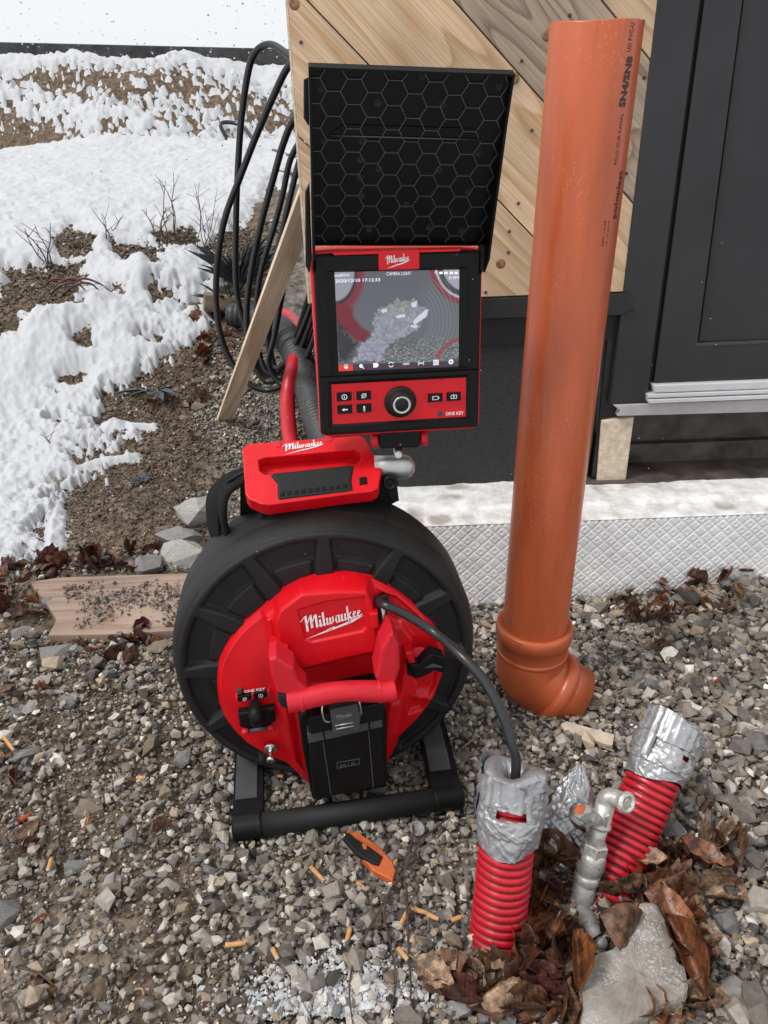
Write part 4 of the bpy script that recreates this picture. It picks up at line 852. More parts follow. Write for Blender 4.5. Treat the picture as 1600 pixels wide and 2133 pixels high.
lit = bpy.data.materials.new('lit_text'); lit.use_nodes = True; b = lit.node_tree.nodes['Principled BSDF']; b.inputs['Base Color'].default_value = (.3, .3, .32, 1); b.inputs['Emission Color'].default_value = (.8, .82, 1, 1); b.inputs['Emission Strength'].default_value = .75
ys = YM+.0078
flat_text('CAMERA LIGHT', (805, 573.5), (856, 572.5), ys, .0052, lit, mon, 'screen_text')
flat_text('2020/12/10 17:12:33', (698.5, 588.5), (792, 585.5), ys, .0052, lit, mon, 'screen_text', .01)
flat_text('83kHz', (709, 576), (728, 575), ys, .0048, lit, mon, 'screen_text')
flat_text('0.9M', (935, 582), (955, 581), ys, .0050, lit, mon, 'screen_text')
icon('coil', (703, 574), ys, .0042, lit, mon, 'screen_symbol')
icon('wifi', (908, 568), ys, .004, lit, mon, 'screen_symbol')
for x in (918, 928.5, 940, 950): plate('screen_symbol', [(x-3, 566), (x+4, 566), (x+4, 571), (x-3, 571)], ys-.0005, ys, lit, mon, 0)
for i, kd in enumerate(['lamp', 'zoom', 'tagi', 'rot', 'coil', 'loc', 'grid', 'gear']):
    icon(kd, (721+i*31.2, 763.5-i*1.45), ys, .0048 if kd not in ('grid', 'tagi') else .005, lit, mon, 'screen_symbol')
# badge and control panel
plate('badge', [(788, 522), (874, 519.5), (874, 561), (789, 563.5)], YM-.0025, YM+.02, M['red'], mon, .0015)
plate('top_strip', [(690, 526), (788, 523), (788, 529), (697, 532)], YM-.001, YM+.01, M['red'], mon, .0005)
plate('top_strip', [(874, 521), (962, 518.5), (957, 523.5), (874, 526)], YM-.001, YM+.01, M['red'], mon, .0005)
a = Ld(806, 549, YM-.0025); b2 = Ld(857, 542, YM-.0025); u = b2-a; wl = np.linalg.norm(u); u /= wl; vv = np.cross(u, NF); vv = vv if vv[2] > 0 else -vv
v, f = script_logo(a, u, vv*.0125, wl*.95, NF, .0008); mesh('badge_lettering', v, f, M['white'], mon)
flat_text('II', (949, 534), (953.5, 534), YM, .005, M['grey'], mon, 'mark')
YP = YM+.0055
plate('control_panel', [(689, 801), (972, 786), (971, 868), (692, 884)], YP, YM+.03, M['red'], mon, .0)
keys = [((702, 819), (731.5, 817), (733, 834.5), (703, 837), 'power'), ((743, 816.5), (772, 814.5), (773, 832), (744, 834), 'slash'), ((703, 845.5), (733, 843.5), (734, 861), (704.5, 863), 'back'),
        ((743.5, 843), (773, 841), (774, 858.5), (744.5, 860.5), 'mic'), ((892, 821), (921, 819.5), (922, 836.5), (892.5, 838.5), 'video'), ((931, 818.5), (959, 817), (960, 834), (931.5, 836), 'photo')]
for k4 in keys:
    plate('button', k4[:4], YP-.003, YP+.003, M['black'], mon, .001)
    cx_ = np.mean([q[0] for q in k4[:4]]); cy_ = np.mean([q[1] for q in k4[:4]]); icon(k4[4], (cx_, cy_), YP-.0031, .0052, M['white'], mon)
    for xx in (k4[0][0]-5, k4[1][0]+1.5):
        plate('button_lug', [(xx, cy_-8), (xx+4, cy_-8), (xx+4, cy_+7), (xx, cy_+7)], YP-.004, YP+.002, M['redrub'], mon, .0006)
v, f = lathe([(0, .030), (.003, .0285), (.003, .0245), (.006, .0242), (.018, .022), (.020, .0195), (.0205, .0165)], Ld(834, 837, YP), NF, 48); mesh('knob', v, f, M['rubber'], mon, True)
v, f = lathe([(0, .0168), (.0012, .0162), (.0014, .0135), (.0004, .0125)], Ld(834, 837, YP)-EY*.0202, NF, 40); mesh('knob_ring', v, f, M['steel'], mon, True)
v, f = lathe([(0, .0125), (.0008, .0115)], Ld(834, 837, YP)-EY*.0206, NF, 30); mesh('knob_cap', v, f, M['rubber'], mon, True)
plate('sensor_window', [(912, 858), (922, 857), (922, 867), (912, 868)], YP-.001, YP+.01, M['grey'], mon, .0004)
flat_text('ONE KEY', (928.5, 865), (966, 863), YP, .0062, M['white'], mon, bold=.02)
# foot of the monitor
plate('mount_block', [(789, 901), (875, 897), (876, 928), (870, 933), (793, 935)], YM+.012, YM+.05, M['black'], mon, .003)
for a, b in (((773, 918), (789, 917)), ((875, 913), (887, 912))):
    v, f = lathe([(0, .0135), (.002, .015), (.011, .015), (.013, .013)], Ld(*a, YM+.03), Ld(*b, YM+.03)-Ld(*a, YM+.03), 24); mesh('mount_knob', v, f, M['redrub'], mon, True)
# raised hood lid
hA, hB, hC, hD = Ld(642, 132, .115), Ld(1070, 148, .115), Ld(1010, 512, .222), Ld(650, 512, .222)
hu = (hB-hA+hC-hD); hu /= np.linalg.norm(hu); hn = np.cross(hu, (hD-hA)+(hC-hB)); hn /= np.linalg.norm(hn); hn = hn if hn@(CP-hA) > 0 else -hn
def hp(u, v_, n=0.): return (hA*(1-u)+hB*u)*(1-v_)+(hD*(1-u)+hC*u)*v_+hn*n
v, f = prism([hp(0, 0), hp(1, 0), hp(1, 1), hp(0, 1)], hn, .004); mesh('hood_lid', v, f, M['blackgloss'], mon)
def wall(pts, tck, name='hood_wall'):
    v, f = prism(pts, np.cross(np.array(pts[1])-pts[0], np.array(pts[2])-pts[1]), tck, .0005); return mesh(name, v, f, M['blackgloss'], mon)
wall([hp(1, 0, 0), hp(1, 0, .012), hp(1, .25, .016), hp(1, .62, .03), hp(1, 1.0, .045), hp(1, 1.12, .03), hp(1, 1.0, 0)], .004)
wall([hp(0, 0, 0), hp(0, 1.0, 0), hp(0, 1.12, .03), hp(0, 1.0, .045), hp(0, .62, .03), hp(0, .25, .016), hp(0, 0, .012)], .004)
wall([hp(0, 0, 0), hp(0, 0, .014), hp(1, 0, .014), hp(1, 0, 0)], .003)
wall([hp(0, .985, 0), hp(1, .985, 0), hp(1, .985, .008), hp(0, .985, .008)], .003)
for pts in ([(633, 165), (643, 160), (645, 262), (640, 257), (633, 245)], [(636, 400), (645, 380), (650, 540), (645, 570), (637, 555)]): plate('hood_bracket', pts, .19, .21, M['black'], mon, .002)
plate('hood_bracket', [(1003, 508), (1013, 512), (1012, 545), (1004, 572), (1001, 560)], .195, .22, M['black'], mon, .002)
L_ = []; hw = np.linalg.norm(hp(1, .5)-hp(0, .5)); hh_ = np.linalg.norm(hp(.5, 1)-hp(.5, 0)); a_ = .0198
def rib_(p, q, w=.0012, h_=.0036):
    P0 = hp(p[0]/hw, p[1]/hh_); P1 = hp(q[0]/hw, q[1]/hh_); d = (P1-P0)/np.linalg.norm(P1-P0); s = np.cross(hn, d)*w
    V = [P0-s, P0+s, P1+s, P1-s, P0-s*.4+hn*h_, P0+s*.4+hn*h_, P1+s*.4+hn*h_, P1-s*.4+hn*h_]; L_.append((np.array(V), [(0, 3, 7, 4), (1, 5, 6, 2), (4, 7, 6, 5), (0, 4, 5, 1), (3, 2, 6, 7)]))
hy_ = a_*math.sqrt(3)
for i in range(-1, 12):
    for j in range(-1, 10):
        cx_ = i*1.5*a_+.006; cy_ = (j+(.5 if i % 2 else 0))*hy_
        pts = [(cx_+a_*math.cos(R_(60*k)), cy_+a_*math.sin(R_(60*k))) for k in range(6)]
        for k in range(3):
            p, q = pts[k], pts[k+1]
            p = (min(max(p[0], 0.003), hw-.003), min(max(p[1], 0.003), hh_-.003)); q = (min(max(q[0], 0.003), hw-.003), min(max(q[1], 0.003), hh_-.003))
            if math.hypot(p[0]-q[0], p[1]-q[1]) > .004 and not ((p[0] == q[0] and p[0] in (.003, hw-.003)) or (p[1] == q[1] and p[1] in (.003, hh_-.003))): rib_(p, q)
v, f = join(L_); mesh('hood_rib_lattice', v, f, M['hoodrib'], mon)
v, f = prism([hp(.10, .345, .004), hp(.88, .345, .004), hp(.93, .352, .004), hp(.88, .31, .0005), hp(.82, .295, .0005), hp(.17, .29, .0005)], hn, .003, .0006); mesh('hood_ridge', v, f, M['blackgloss'], mon); v, f = tube([hp(.10, .347, .004), hp(.89, .352, .004)], [.0013], 8); mesh('ridge_glint', v, f, M['hoodrib'], mon, True)  # paler tube on the black ridge paints the bright line along its edge
for pu, pv in [(.04, .1), (.32, .16), (.53, .02), (.64, .16), (.92, .06), (.05, .36), (.25, .36), (.86, .41), (.24, .46), (.24, .56), (.34, .51), (.66, .51), (.25, .67), (.84, .64), (.5, .72), (.64, .86), (.3, .87), (.83, .88)]:
    v, f = lathe([(0, .0062), (.0008, .0062), (.0009, .0045), (.0006, .004)], hp(pu+.02, pv+.02), hn, 18); mesh('moulding_dot', v, f, M['rubber'], mon, True)

# ------------------------------------------------------------------ orange sewer pipe
def lerp(a, b, t): return np.asarray(a)*(1-t)+np.asarray(b)*t
PB = aY(1112, 1318, 1.52); PT = aY(1243, 48, 1.47); pr = .0752
sew = thing('sewer_pipe', (PB[0], PB[1], 0), 0, 'tall orange plastic sewer pipe standing open in a bend beside the grey door', 'pipe')
axp = (PT-PB)/np.linalg.norm(PT-PB); Lp = np.linalg.norm(PT-PB)
sp, up_, _ = basis(axp)
V = []; K = 96; hs_ = [-.03, 0, .3, .6, .9, Lp-.004, Lp]
def pring(h, r, cut=False):
    a = np.arange(K)*2*math.pi/K; hh = np.full(K, h)
    if cut: hh = hh+.0016*np.sin(a*3+2)
    return PB+np.outer(hh, axp)+np.outer(np.cos(a)*r, sp)+np.outer(np.sin(a)*r, up_)
rings = [pring(h, pr) for h in hs_[:-2]]+[pring(Lp-.002, pr, True), pring(Lp, pr-.001, True), pring(Lp, pr-.0045, True), pring(Lp-.02, pr-.0055, True), pring(.2, pr-.0055)]
F = [(i*K+j, i*K+(j+1) % K, (i+1)*K+(j+1) % K, (i+1)*K+j) for i in range(len(rings)-1) for j in range(K)]
mesh('pipe_tube', np.vstack(rings), F, M['pipe'], sew, True)
# printed lettering running up the pipe wall
def pipe_text(s, p0, p1, h, bold=0.):
    q, f = text_tris(s, bold); q = q-np.array([q[:, 0].min(), 0])
    def onp(x, y):         # pixel -> (height, angle) on the cylinder
        d = ray(x, y); w = CP-PB; dp_ = d-axp*(d@axp); wp = w-axp*(w@axp); A = dp_@dp_; B = 2*dp_@wp; C_ = wp@wp-pr*pr; t = (-B-math.sqrt(max(B*B-4*A*C_, 0)))/(2*A); P = CP+d*t-PB; return P@axp, math.atan2(P@up_, P@sp)
    h0, a0 = onp(*p0); h1, a1 = onp(*p1); sc = (h1-h0)/q[:, 0].max(); vs_ = h/.7
    t = q[:, 0]/q[:, 0].max(); ang_ = a0+(a1-a0)*t; hh = h0+(h1-h0)*t
    side = 1 if (lambda c: (np.cross(axp, -(ray(*p0)))@ (np.cos(c)*0+sp*-math.sin(c)+up_*math.cos(c))) < 0)(a0) else 1
    sg = -1.
    c = a0; tang = sp*-math.sin(c)+up_*math.cos(c); n_ = sp*math.cos(c)+up_*math.sin(c); upv = np.cross(n_, axp); sg = 1 if upv@tang > 0 else -1
    aa_ = ang_+sg*q[:, 1]*vs_/pr; r_ = pr+.0004
    V = PB+np.outer(hh, axp)+np.outer(np.cos(aa_)*r_, sp)+np.outer(np.sin(aa_)*r_, up_); return mesh('printed_lettering', V, f, M['print'], sew)
pipe_text('poloplast', (1282, 455), (1297, 355), .0125, .03)
pipe_text('POLO-DUR-KANAL', (1285, 343), (1299, 236), .0075, .005)
pipe_text('SN4/SN8', (1301, 224), (1318, 117), .0135, .05)
pipe_text('UD PVC-U', (1313, 108), (1322, 47), .0085, .01)
pipe_text('E001 10 08', (1257, 512), (1263, 460), .0045)
pipe_text('14 10 2019', (1265, 511), (1271, 460), .0045)
# socket and bend
SB = PB+axp*.0
k9 = pr/.0805
v, f = lathe([(h*k9, r*k9) for h, r in [(.045, .081), (.047, .090), (.042, .0955), (.028, .097), (.010, .0965), (.004, .0905), (-.03, .0885), (-.05, .0885)]], PB-axp*.012, axp, 96, False); mesh('socket_rim', v, f, M['pipe2'], sew, True)
eP = [PB-axp*.02, PB-axp*.045, aY(1106, 1392, 1.515), aY(1122, 1412, 1.51), aY(1146, 1428, 1.505), aY(1172, 1442, 1.50)]
rE = .0885*k9
v, f = tube(eP, [rE, rE, rE*1.01, rE*1.01, rE, rE], 72, 10, caps=False); mesh('elbow', v, f, M['pipe2'], sew, True)
bend_d = eP[-1]-eP[-3]; bend_d /= np.linalg.norm(bend_d); c3_ = eP[-2]
v, f = lathe([(h*k9, r*k9) for h, r in [(-.010, .0885), (-.008, .0975), (.006, .1005), (.016, .100), (.024, .094), (.03, .0905), (.075, .0895), (.075, .07)]], c3_, bend_d, 96, False); mesh('socket_rim', v, f, M['pipe2'], sew, True)
v, f = lathe([(-.004, rE), (-.002, rE+.003), (.006, rE+.003), (.008, rE)], PB-axp*.048, axp, 96, False); mesh('elbow_ridge', v, f, M['pipe2'], sew, True)

# ------------------------------------------------------------------ red corrugated pipes with duct tape
def crumple(V, c, ax, amp, seed):
    V = np.asarray(V); d = V-c; ax = ax/np.linalg.norm(ax); h = d@ax; r = d-np.outer(h, ax); l = np.linalg.norm(r, axis=1)+1e-6; rn = r/l[:, None]; s, u, _ = basis(ax)
    a = np.arctan2(r@u, r@s); q = a*.05; o_ = 0
    for ang_, w_ in ((.5, 1.), (-.7, .7), (1.35, .5)):
        p1 = q*math.cos(ang_)+h*math.sin(ang_)+3; p2 = -q*math.sin(ang_)+h*math.cos(ang_)+3; n = fbm(p1*16+seed, p2*75+seed, 1., 3, seed); o_ = o_+w_*(1-np.clip(np.abs(n-.5)*7, 0, 1))
    big = fbm(np.cos(a)*1.3+5, np.sin(a)*1.3+h*14, 1.5, 2, seed+1)-.5; seam = sst(2.6, 3.0, np.abs(a))
    return V+rn*((o_*.5*amp+big*amp*2.2)*(1-seam))[:, None]
def corr_pipe(B, T, r, taper, label, tapelen, seed, slit):
    ax = T-B; L = np.linalg.norm(ax); ax /= L; t = thing('corrugated_pipe', (B[0], B[1], 0), 0, label, 'corrugated pipe', 'red corrugated pipes with duct taped ends')
    pitch = .0142; n = int((L+.06)/pitch); pr_ = []
    for i in range(n):
        h = -.06+i*pitch
        for q, w in ((0, -.0048), (.16, -.0044), (.26, -.0005), (.42, .0), (.74, .0), (.86, -.0008), (.95, -.0044)): pr_.append((h+q*pitch, r+w))
    v, f = lathe(pr_, B, ax, 56, False)
    d = v-B; h = d@ax; s, u, _ = basis(ax); a = np.arctan2(d@u, d@s)
    v = v+(d-np.outer(h, ax))*((fbm(np.cos(a)*1.5+seed, h*9+np.sin(a), 1, 3, seed)-.5)*.06)[:, None]+np.outer(np.sin(a*1+.5)*.0022*np.sin(h*30), ax)
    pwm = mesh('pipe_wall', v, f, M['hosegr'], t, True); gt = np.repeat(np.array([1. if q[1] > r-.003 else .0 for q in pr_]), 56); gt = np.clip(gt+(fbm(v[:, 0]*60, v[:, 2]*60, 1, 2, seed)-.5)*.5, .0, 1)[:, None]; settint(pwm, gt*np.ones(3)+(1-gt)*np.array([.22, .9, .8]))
    t0 = L-tapelen; K = 220; pr2 = [(t0+(tapelen+.004)*i/90, r+.0035+.002*((i//20) % 2)+.003*math.sin(i/90*math.pi)) for i in range(91)]+[(L+.010, r-.003), (L+.012, r-.010), (L+.009, r-.019), (L+.002, r-.027), (L-.012, r-.033), (L-.05, r-.035)]
    v, f = lathe(pr2, B, ax, K, False); v = np.asarray(v)
    dd = v-B; hh = dd@ax; a = np.arctan2(dd@u, dd@s)
    v = crumple(v, B, ax, .0040, seed)
    v = v+np.outer((.010*np.sin(a+seed)+.004*np.sin(3*a))*sst(t0+.03, t0, hh)+.006*np.sin(2*a+1)*sst(L-.02, L, hh), ax)
    f = [q for q in f if not any(slit(hh[j]-t0, a[j]) for j in q)]
    mesh('tape_wrap', v, f, M['tape'], t, True)
    # overlapping diagonal band of tape
    K2 = 90; R = []
    for i in range(K2):
        a_ = i/K2*2*math.pi*1.15+seed; h0 = t0+tapelen*.25+tapelen*.5*i/K2
        for w in (0, .012, .024, .038, .05): R.append(B+ax*(h0+w+.004*math.sin(a_*3+w*60))+(s*math.cos(a_)+u*math.sin(a_))*(r+.0105+.0025*math.sin(a_*9+w*200)+.002*math.sin(a_*23)))
    f2 = [(i*5+j, i*5+j+1, (i+1)*5+j+1, (i+1)*5+j) for i in range(K2-1) for j in range(4) if not any(slit(((R[m]-B)@ax)-t0, math.atan2((R[m]-B)@u, (R[m]-B)@s)) for m in (i*5+j, (i+1)*5+j+1))]
    mesh('tape_band', R, f2, M['tape'], t, True)
    return t, s, u, ax
H1B, H1T = aZ(1035, 1955, -.005), aY(1071, 1612, .985)
def camang(B, T, frac, off):      # angle on the pipe that faces the camera
    ax = (T-B)/np.linalg.norm(T-B); s, u, _ = basis(ax); p = lerp(B, T, frac); w = CP-p; w = w-ax*(w@ax); return math.atan2(w@u, w@s)+off
ca = camang(H1B, H1T, .85, 0); L1 = np.linalg.norm(H1T-H1B)
def wrapd(a, b): return (a-b+math.pi) % (2*math.pi)-math.pi
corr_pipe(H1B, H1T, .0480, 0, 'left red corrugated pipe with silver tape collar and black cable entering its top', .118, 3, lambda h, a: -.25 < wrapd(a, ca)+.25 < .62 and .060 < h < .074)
H2B, H2T = aZ(1276, 1832, -.01), aY(1404, 1512, 1.17)
ca2 = camang(H2B, H2T, .8, 0)
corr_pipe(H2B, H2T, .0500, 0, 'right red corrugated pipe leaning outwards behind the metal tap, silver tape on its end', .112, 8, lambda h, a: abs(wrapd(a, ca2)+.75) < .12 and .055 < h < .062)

# ------------------------------------------------------------------ push cable from the reel into the left pipe
c_ = [Ld(788, 1254, .075), Ld(806, 1262, .045), Ld(850, 1283, .035), Ld(905, 1318, .01), aY(960, 1365, 1.10), aY(1010, 1420, 1.06), aY(1047, 1490, 1.02), aY(1066, 1550, .995), aY(1075, 1600, .985), lerp(H1T, H1B, .35)]
v, f = tube(c_, [.0085, .0085, .009, .009, .0085, .0085], 18, 10); cab = tag(mesh('push_cable', v, f, M['cable'], None, True), 'black push cable arching from the red drum cover into the left taped pipe', 'cable')

# ------------------------------------------------------------------ galvanised tap standing between the red pipes
tp = thing('standpipe_tap', tuple(aZ(1225, 1935, 0)), 0, 'galvanised metal tap fitting with elbow outlet and broken red handle between the red pipes', 'tap')
def T_(x, y, Y): return aY(x, y, Y)
B0, B1 = T_(1205, 1900, .95), T_(1262, 1672, 1.01); ax = B1-B0; Lt = np.linalg.norm(ax); ax /= Lt
def seg(h0, h1, prof_, m, name, k=32, sm=True): v, f = lathe([(h0+(h1-h0)*a, r*.88) for a, r in prof_], B0, ax, k); return mesh(name, v, f, m, tp, sm)
seg(-.05, Lt*.30, [(0, .024), (.3, .026), (.6, .0255), (1, .023)], M['galvd'], 'base_pipe')
seg(Lt*.28, Lt*.36, [(0, .024), (.2, .0265), (.8, .0265), (1, .024)], M['galv'], 'collar')
seg(Lt*.36, Lt*.56, [(0, .022), (.15, .027), (.5, .0295), (.8, .028), (1, .024)], M['galv'], 'valve_body')
seg(Lt*.55, Lt*.64, [(0, .0255), (.1, .027), (.9, .027), (1, .024)], M['galv'], 'hex_nut', 6, False)
seg(Lt*.63, Lt*.80, [(0, .0165), (1, .0175)], M['galv'], 'neck')
seg(Lt*.78, Lt*1.0, [(0, .018), (.05, .022), (.15, .022), (.2, .0195), (1, .0195)], M['galv'], 'tee')
v, f = tube([B0+ax*Lt*.96, B1+ax*.010, T_(1288, 1664, 1.005), T_(1306, 1672, .99)], [.016, .0155, .015, .015], 28, 10); mesh('elbow', v, f, M['galv'], tp, True)
e0, e1 = T_(1300, 1670, .995), T_(1311, 1675, .985); v, f = lathe([(0, .0145), (.002, .0195), (.007, .0195), (.008, .017), (.011, .017), (.011, .012), (-.01, .011)], e0, e1-e0, 32); mesh('outlet_ring', v, f, M['galv'], tp, True)
sa, sb = T_(1258, 1712, 1.0), T_(1214, 1694, .985); v, f = tube([sa, sb], [.0135, .0115], 20); mesh('spindle', v, f, M['galv'], tp, True)
v, f = lathe([(-.002, .012), (0, .015), (.010, .015), (.014, .011)], lerp(sa, sb, .55), sb-sa, 6); mesh('spindle_nut', v, f, M['galv'], tp)
v, f = lathe([(0, .008), (.001, .019), (.012, .021), (.022, .016), (.024, .008)], lerp(sa, sb, .9), sb-sa, 11); v = np.asarray(v)+rng.normal(0, .0018, v.shape); mesh('broken_knob', v, f, M['galvd'], tp)
pc_ = aY(1209, 1686, .955); v, f = prism(pc_+.75*np.array([(-.013, 0, -.008), (-.004, 0, -.014), (.008, 0, -.010), (.012, 0, .006), (.007, 0, .014), (.0, 0, .004), (-.008, 0, .009)]), (-.1, -1, .4), .006, .001); mesh('red_handle_piece', v, f, M['orange'], tp)
v, f = tube([T_(1222, 1800, 1.02), T_(1224, 1722, 1.04), T_(1232, 1690, 1.05)], [.017, .018, .013], 24, 4); mesh('side_tube', v, f, M['galv'], tp, True)
q = [T_(1253, 1740, .982), T_(1262, 1735, .982), T_(1270, 1698, .985), T_(1260, 1702, .985)]; nb_ = np.cross(q[1]-q[0], q[2]-q[1]); nb_ = nb_ if nb_@(CP-q[0]) > 0 else -nb_; v, f = prism(q, nb_, .008, .001); mesh('embossed_plate', v, f, M['galv'], tp)
u = q[3]-q[0]; wl = np.linalg.norm(u); u /= wl; nb_ = nb_/np.linalg.norm(nb_); vv = np.cross(nb_, u); v, f = text_on('ITALY', lerp(q[0], q[1], .85)+u*.002, u, vv, .0045, nb_, .0012, .01, wl*.86); mesh('embossed_lettering', v, f, M['galvd'], tp)
# low spout with wing handle
v, f = tube([T_(1205, 1880, .955), T_(1218, 1908, .935), T_(1232, 1930, .90), T_(1244, 1950, .885)], [.022, .021, .013, .012], 28, 8); mesh('spout', v, f, M['galvd'], tp, True)
for t in (.35, .5, .65, .8):
    v, f = lathe([(0, .015), (.002, .0185-t*.003), (.005, .0185-t*.003), (.007, .015)], lerp(T_(1212, 1895, .945), T_(1244, 1950, .885), t), T_(1244, 1950, .885)-T_(1212, 1895, .945), 24); mesh('thread_ring', v, f, M['galvd'], tp, True)
v, f = lathe([(0, .009), (.012, .0095), (.014, .006)], T_(1250, 1962, .875), (.2, -.6, .5), 20); mesh('plug', v, f, M['galvd'], tp, True)
v, f = tube([T_(1248, 1958, .88), T_(1240, 1972, .87), T_(1226, 1977, .868), T_(1218, 1968, .87)], [.004, .0035, .003, .0035], 10, 6); mesh('wing_handle', v, f, M['alu'], tp, True)
v, f = tube([T_(1250, 1958, .88), T_(1262, 1950, .885), T_(1270, 1952, .885)], [.0045, .0035, .003], 10, 4); mesh('wing_handle', v, f, M['alu'], tp, True)

# ------------------------------------------------------------------ tape-wrapped stub between the pipes
sb0, sb1 = aZ(1178, 1785, 0), aY(1208, 1592, 1.12)
ax = sb1-sb0; Ls = np.linalg.norm(ax); v, f = lathe([(-.02, .03), (0, .040), (.02, .044), (Ls*.3, .041), (Ls*.55, .033), (Ls*.8, .018), (Ls*.95, .006), (Ls, .001)], sb0, ax, 60)
vv_ = []; 
P_ = [(h, r) for h, r in zip(np.linspace(-.02, Ls, 90), np.interp(np.linspace(-.02, Ls, 90), [-.02, 0, .02, Ls*.3, Ls*.55, Ls*.8, Ls], [.03, .046, .052, .050, .041, .022, .001]))]
v, f = lathe(P_, sb0, ax, 160); v = crumple(v, sb0, ax, .007, 12); s, u, d = basis(ax); hh = (v-sb0)@d; v = v+np.outer(-((v-sb0)@s)*.0, s)
tt = thing('taped_stub', tuple(sb0), 0, 'crumpled silver taped pipe end, pointed, between the two red corrugated pipes', 'taped pipe'); mesh('tape_cap', v, f, M['tape'], tt, True)
v, f = lathe([(-.03, .026), (.02, .027)], sb0-np.array([-.006, .01, .0]), ax, 30); mesh('stub_pipe', v, f, M['galvd'], tt, True)

# ------------------------------------------------------------------ broken concrete slab, lower right
sl_px = [(1335, 1874), (1372, 1880), (1388, 1905), (1396, 1945), (1412, 1990), (1430, 2030), (1442, 2062), (1428, 2078), (1385, 2092), (1350, 2118), (1310, 2136), (1280, 2190), (1225, 2190), (1208, 2140), (1212, 2085), (1206, 2060), (1225, 2015), (1245, 1985), (1275, 1972), (1298, 1945), (1318, 1920), (1325, 1890)]
P = np.array([aZ(x, y, .040) for x, y in sl_px]); c = P.mean(0); n = len(P); V = []; F = []
fine_ = []
for i in range(n):
    for t in (0, .34, .67): fine_.append(lerp(P[i], P[(i+1) % n], t))
P = np.array(fine_); n = len(P); P[:, :2] += (np.c_[fbm(P[:, 0], P[:, 1], 60, 2, 40), fbm(P[:, 0], P[:, 1], 60, 2, 41)]-.5)*.012
rings = []
for k, (s_, dz_) in enumerate([(.001, .0), (.12, 0), (.25, 0), (.38, 0), (.5, 0), (.62, 0), (.73, 0), (.83, 0), (.92, -.0), (.965, -.002), (1., -.008), (1.015, -.03), (.99, -.075)]):
    q = c+(P-c)*s_; q[:, 2] = .040+dz_
    q[:, 2] += (fbm(q[:, 0], q[:, 1], 25, 3, 42)-.5)*.004*(k < 11)+(fbm(q[:, 0], q[:, 1], 120, 2, 43)-.5)*.005; q[:, :2] += ((np.c_[fbm(q[:, 0]+k, q[:, 1], 70, 2, 44), fbm(q[:, 0], q[:, 1], 70, 2, 45)]-.5)*.008 if k > 8 else 0); rings.append(q)
V = np.vstack(rings); K = n; F = [(i*K+j, i*K+(j+1) % K, (i+1)*K+(j+1) % K, (i+1)*K+j) for i in range(len(rings)-1) for j in range(K)]
tag(mesh('concrete_slab', V, F, M['concrete'], None), 'broken slab of pale concrete with rough surface at the lower right of the leaf pile', 'concrete slab')

# ------------------------------------------------------------------ things behind, left of the building
# leaning batten
b0, b1 = onT(467, 876), aY(655, 380, 2.42); X = b1-b0; Lb = np.linalg.norm(X); X /= Lb; s_ = np.array([1, .1, 0.]); s_ = s_-X*(s_@X); s_ /= np.linalg.norm(s_); n_ = np.cross(s_, X); n_ = n_ if n_[1] < 0 else -n_
c = (b0+b1)/2+X*.02
def boxobj(name, c, X, Y, Z, sx, sy, sz, m, bev=.002):
    v, f = box((0, 0, 0), sx, sy, sz, bev=bev); me = bpy.data.meshes.new(name); me.from_pydata(np.asarray(v).tolist(), [], f); me.materials.append(m)
    ob = bpy.data.objects.new(name, me); COL.objects.link(ob); mt = Matrix.Identity(4)
    for i in range(3): mt[i][0], mt[i][1], mt[i][2], mt[i][3] = X[i], Y[i], Z[i], c[i]
    ob.matrix_world = mt; return ob
ob = boxobj('wooden_batten', c, X, n_, np.cross(X, n_), Lb+.02, .024, .070, M['stick']); tag(ob, 'pale pine batten with nail holes leaning in front of the coiled black hose', 'batten')
# timber lying across behind
b0, b1 = onT(424, 640, lift=.05), onT(660, 668, lift=.05); b1[1] = b0[1]+.25; b1 = aY(700, 665, b0[1]+.18)
X = b1-b0; Lb = np.linalg.norm(X); X /= Lb; Yv = np.cross((0, 0, 1.), X); Yv /= np.linalg.norm(Yv); Zv = np.cross(X, Yv)
ob = boxobj('timber_beam', (b0+b1)/2+Zv*.03, X, Yv, Zv, Lb, .10, .085, M['beam'], .004); tag(ob, 'weathered square timber lying on the ground behind the batten and hoses', 'beam')
# wet plank on the ground, left of the drum
pk = [(62, 1212), (120, 1203), (250, 1198), (420, 1193), (560, 1190), (560, 1318), (390, 1312), (240, 1320), (100, 1323), (118, 1290), (92, 1250)]
P = np.array([aZ(x, y, .035) for x, y in pk]); v, f = prism(P, (0, 0, 1), .028, .002); o_ = P.mean(0)
tag(mesh('ground_plank', v, f, M['wet'], None, origin=o_), 'wet reddish board lying on the ground, left side of the black drum', 'plank')

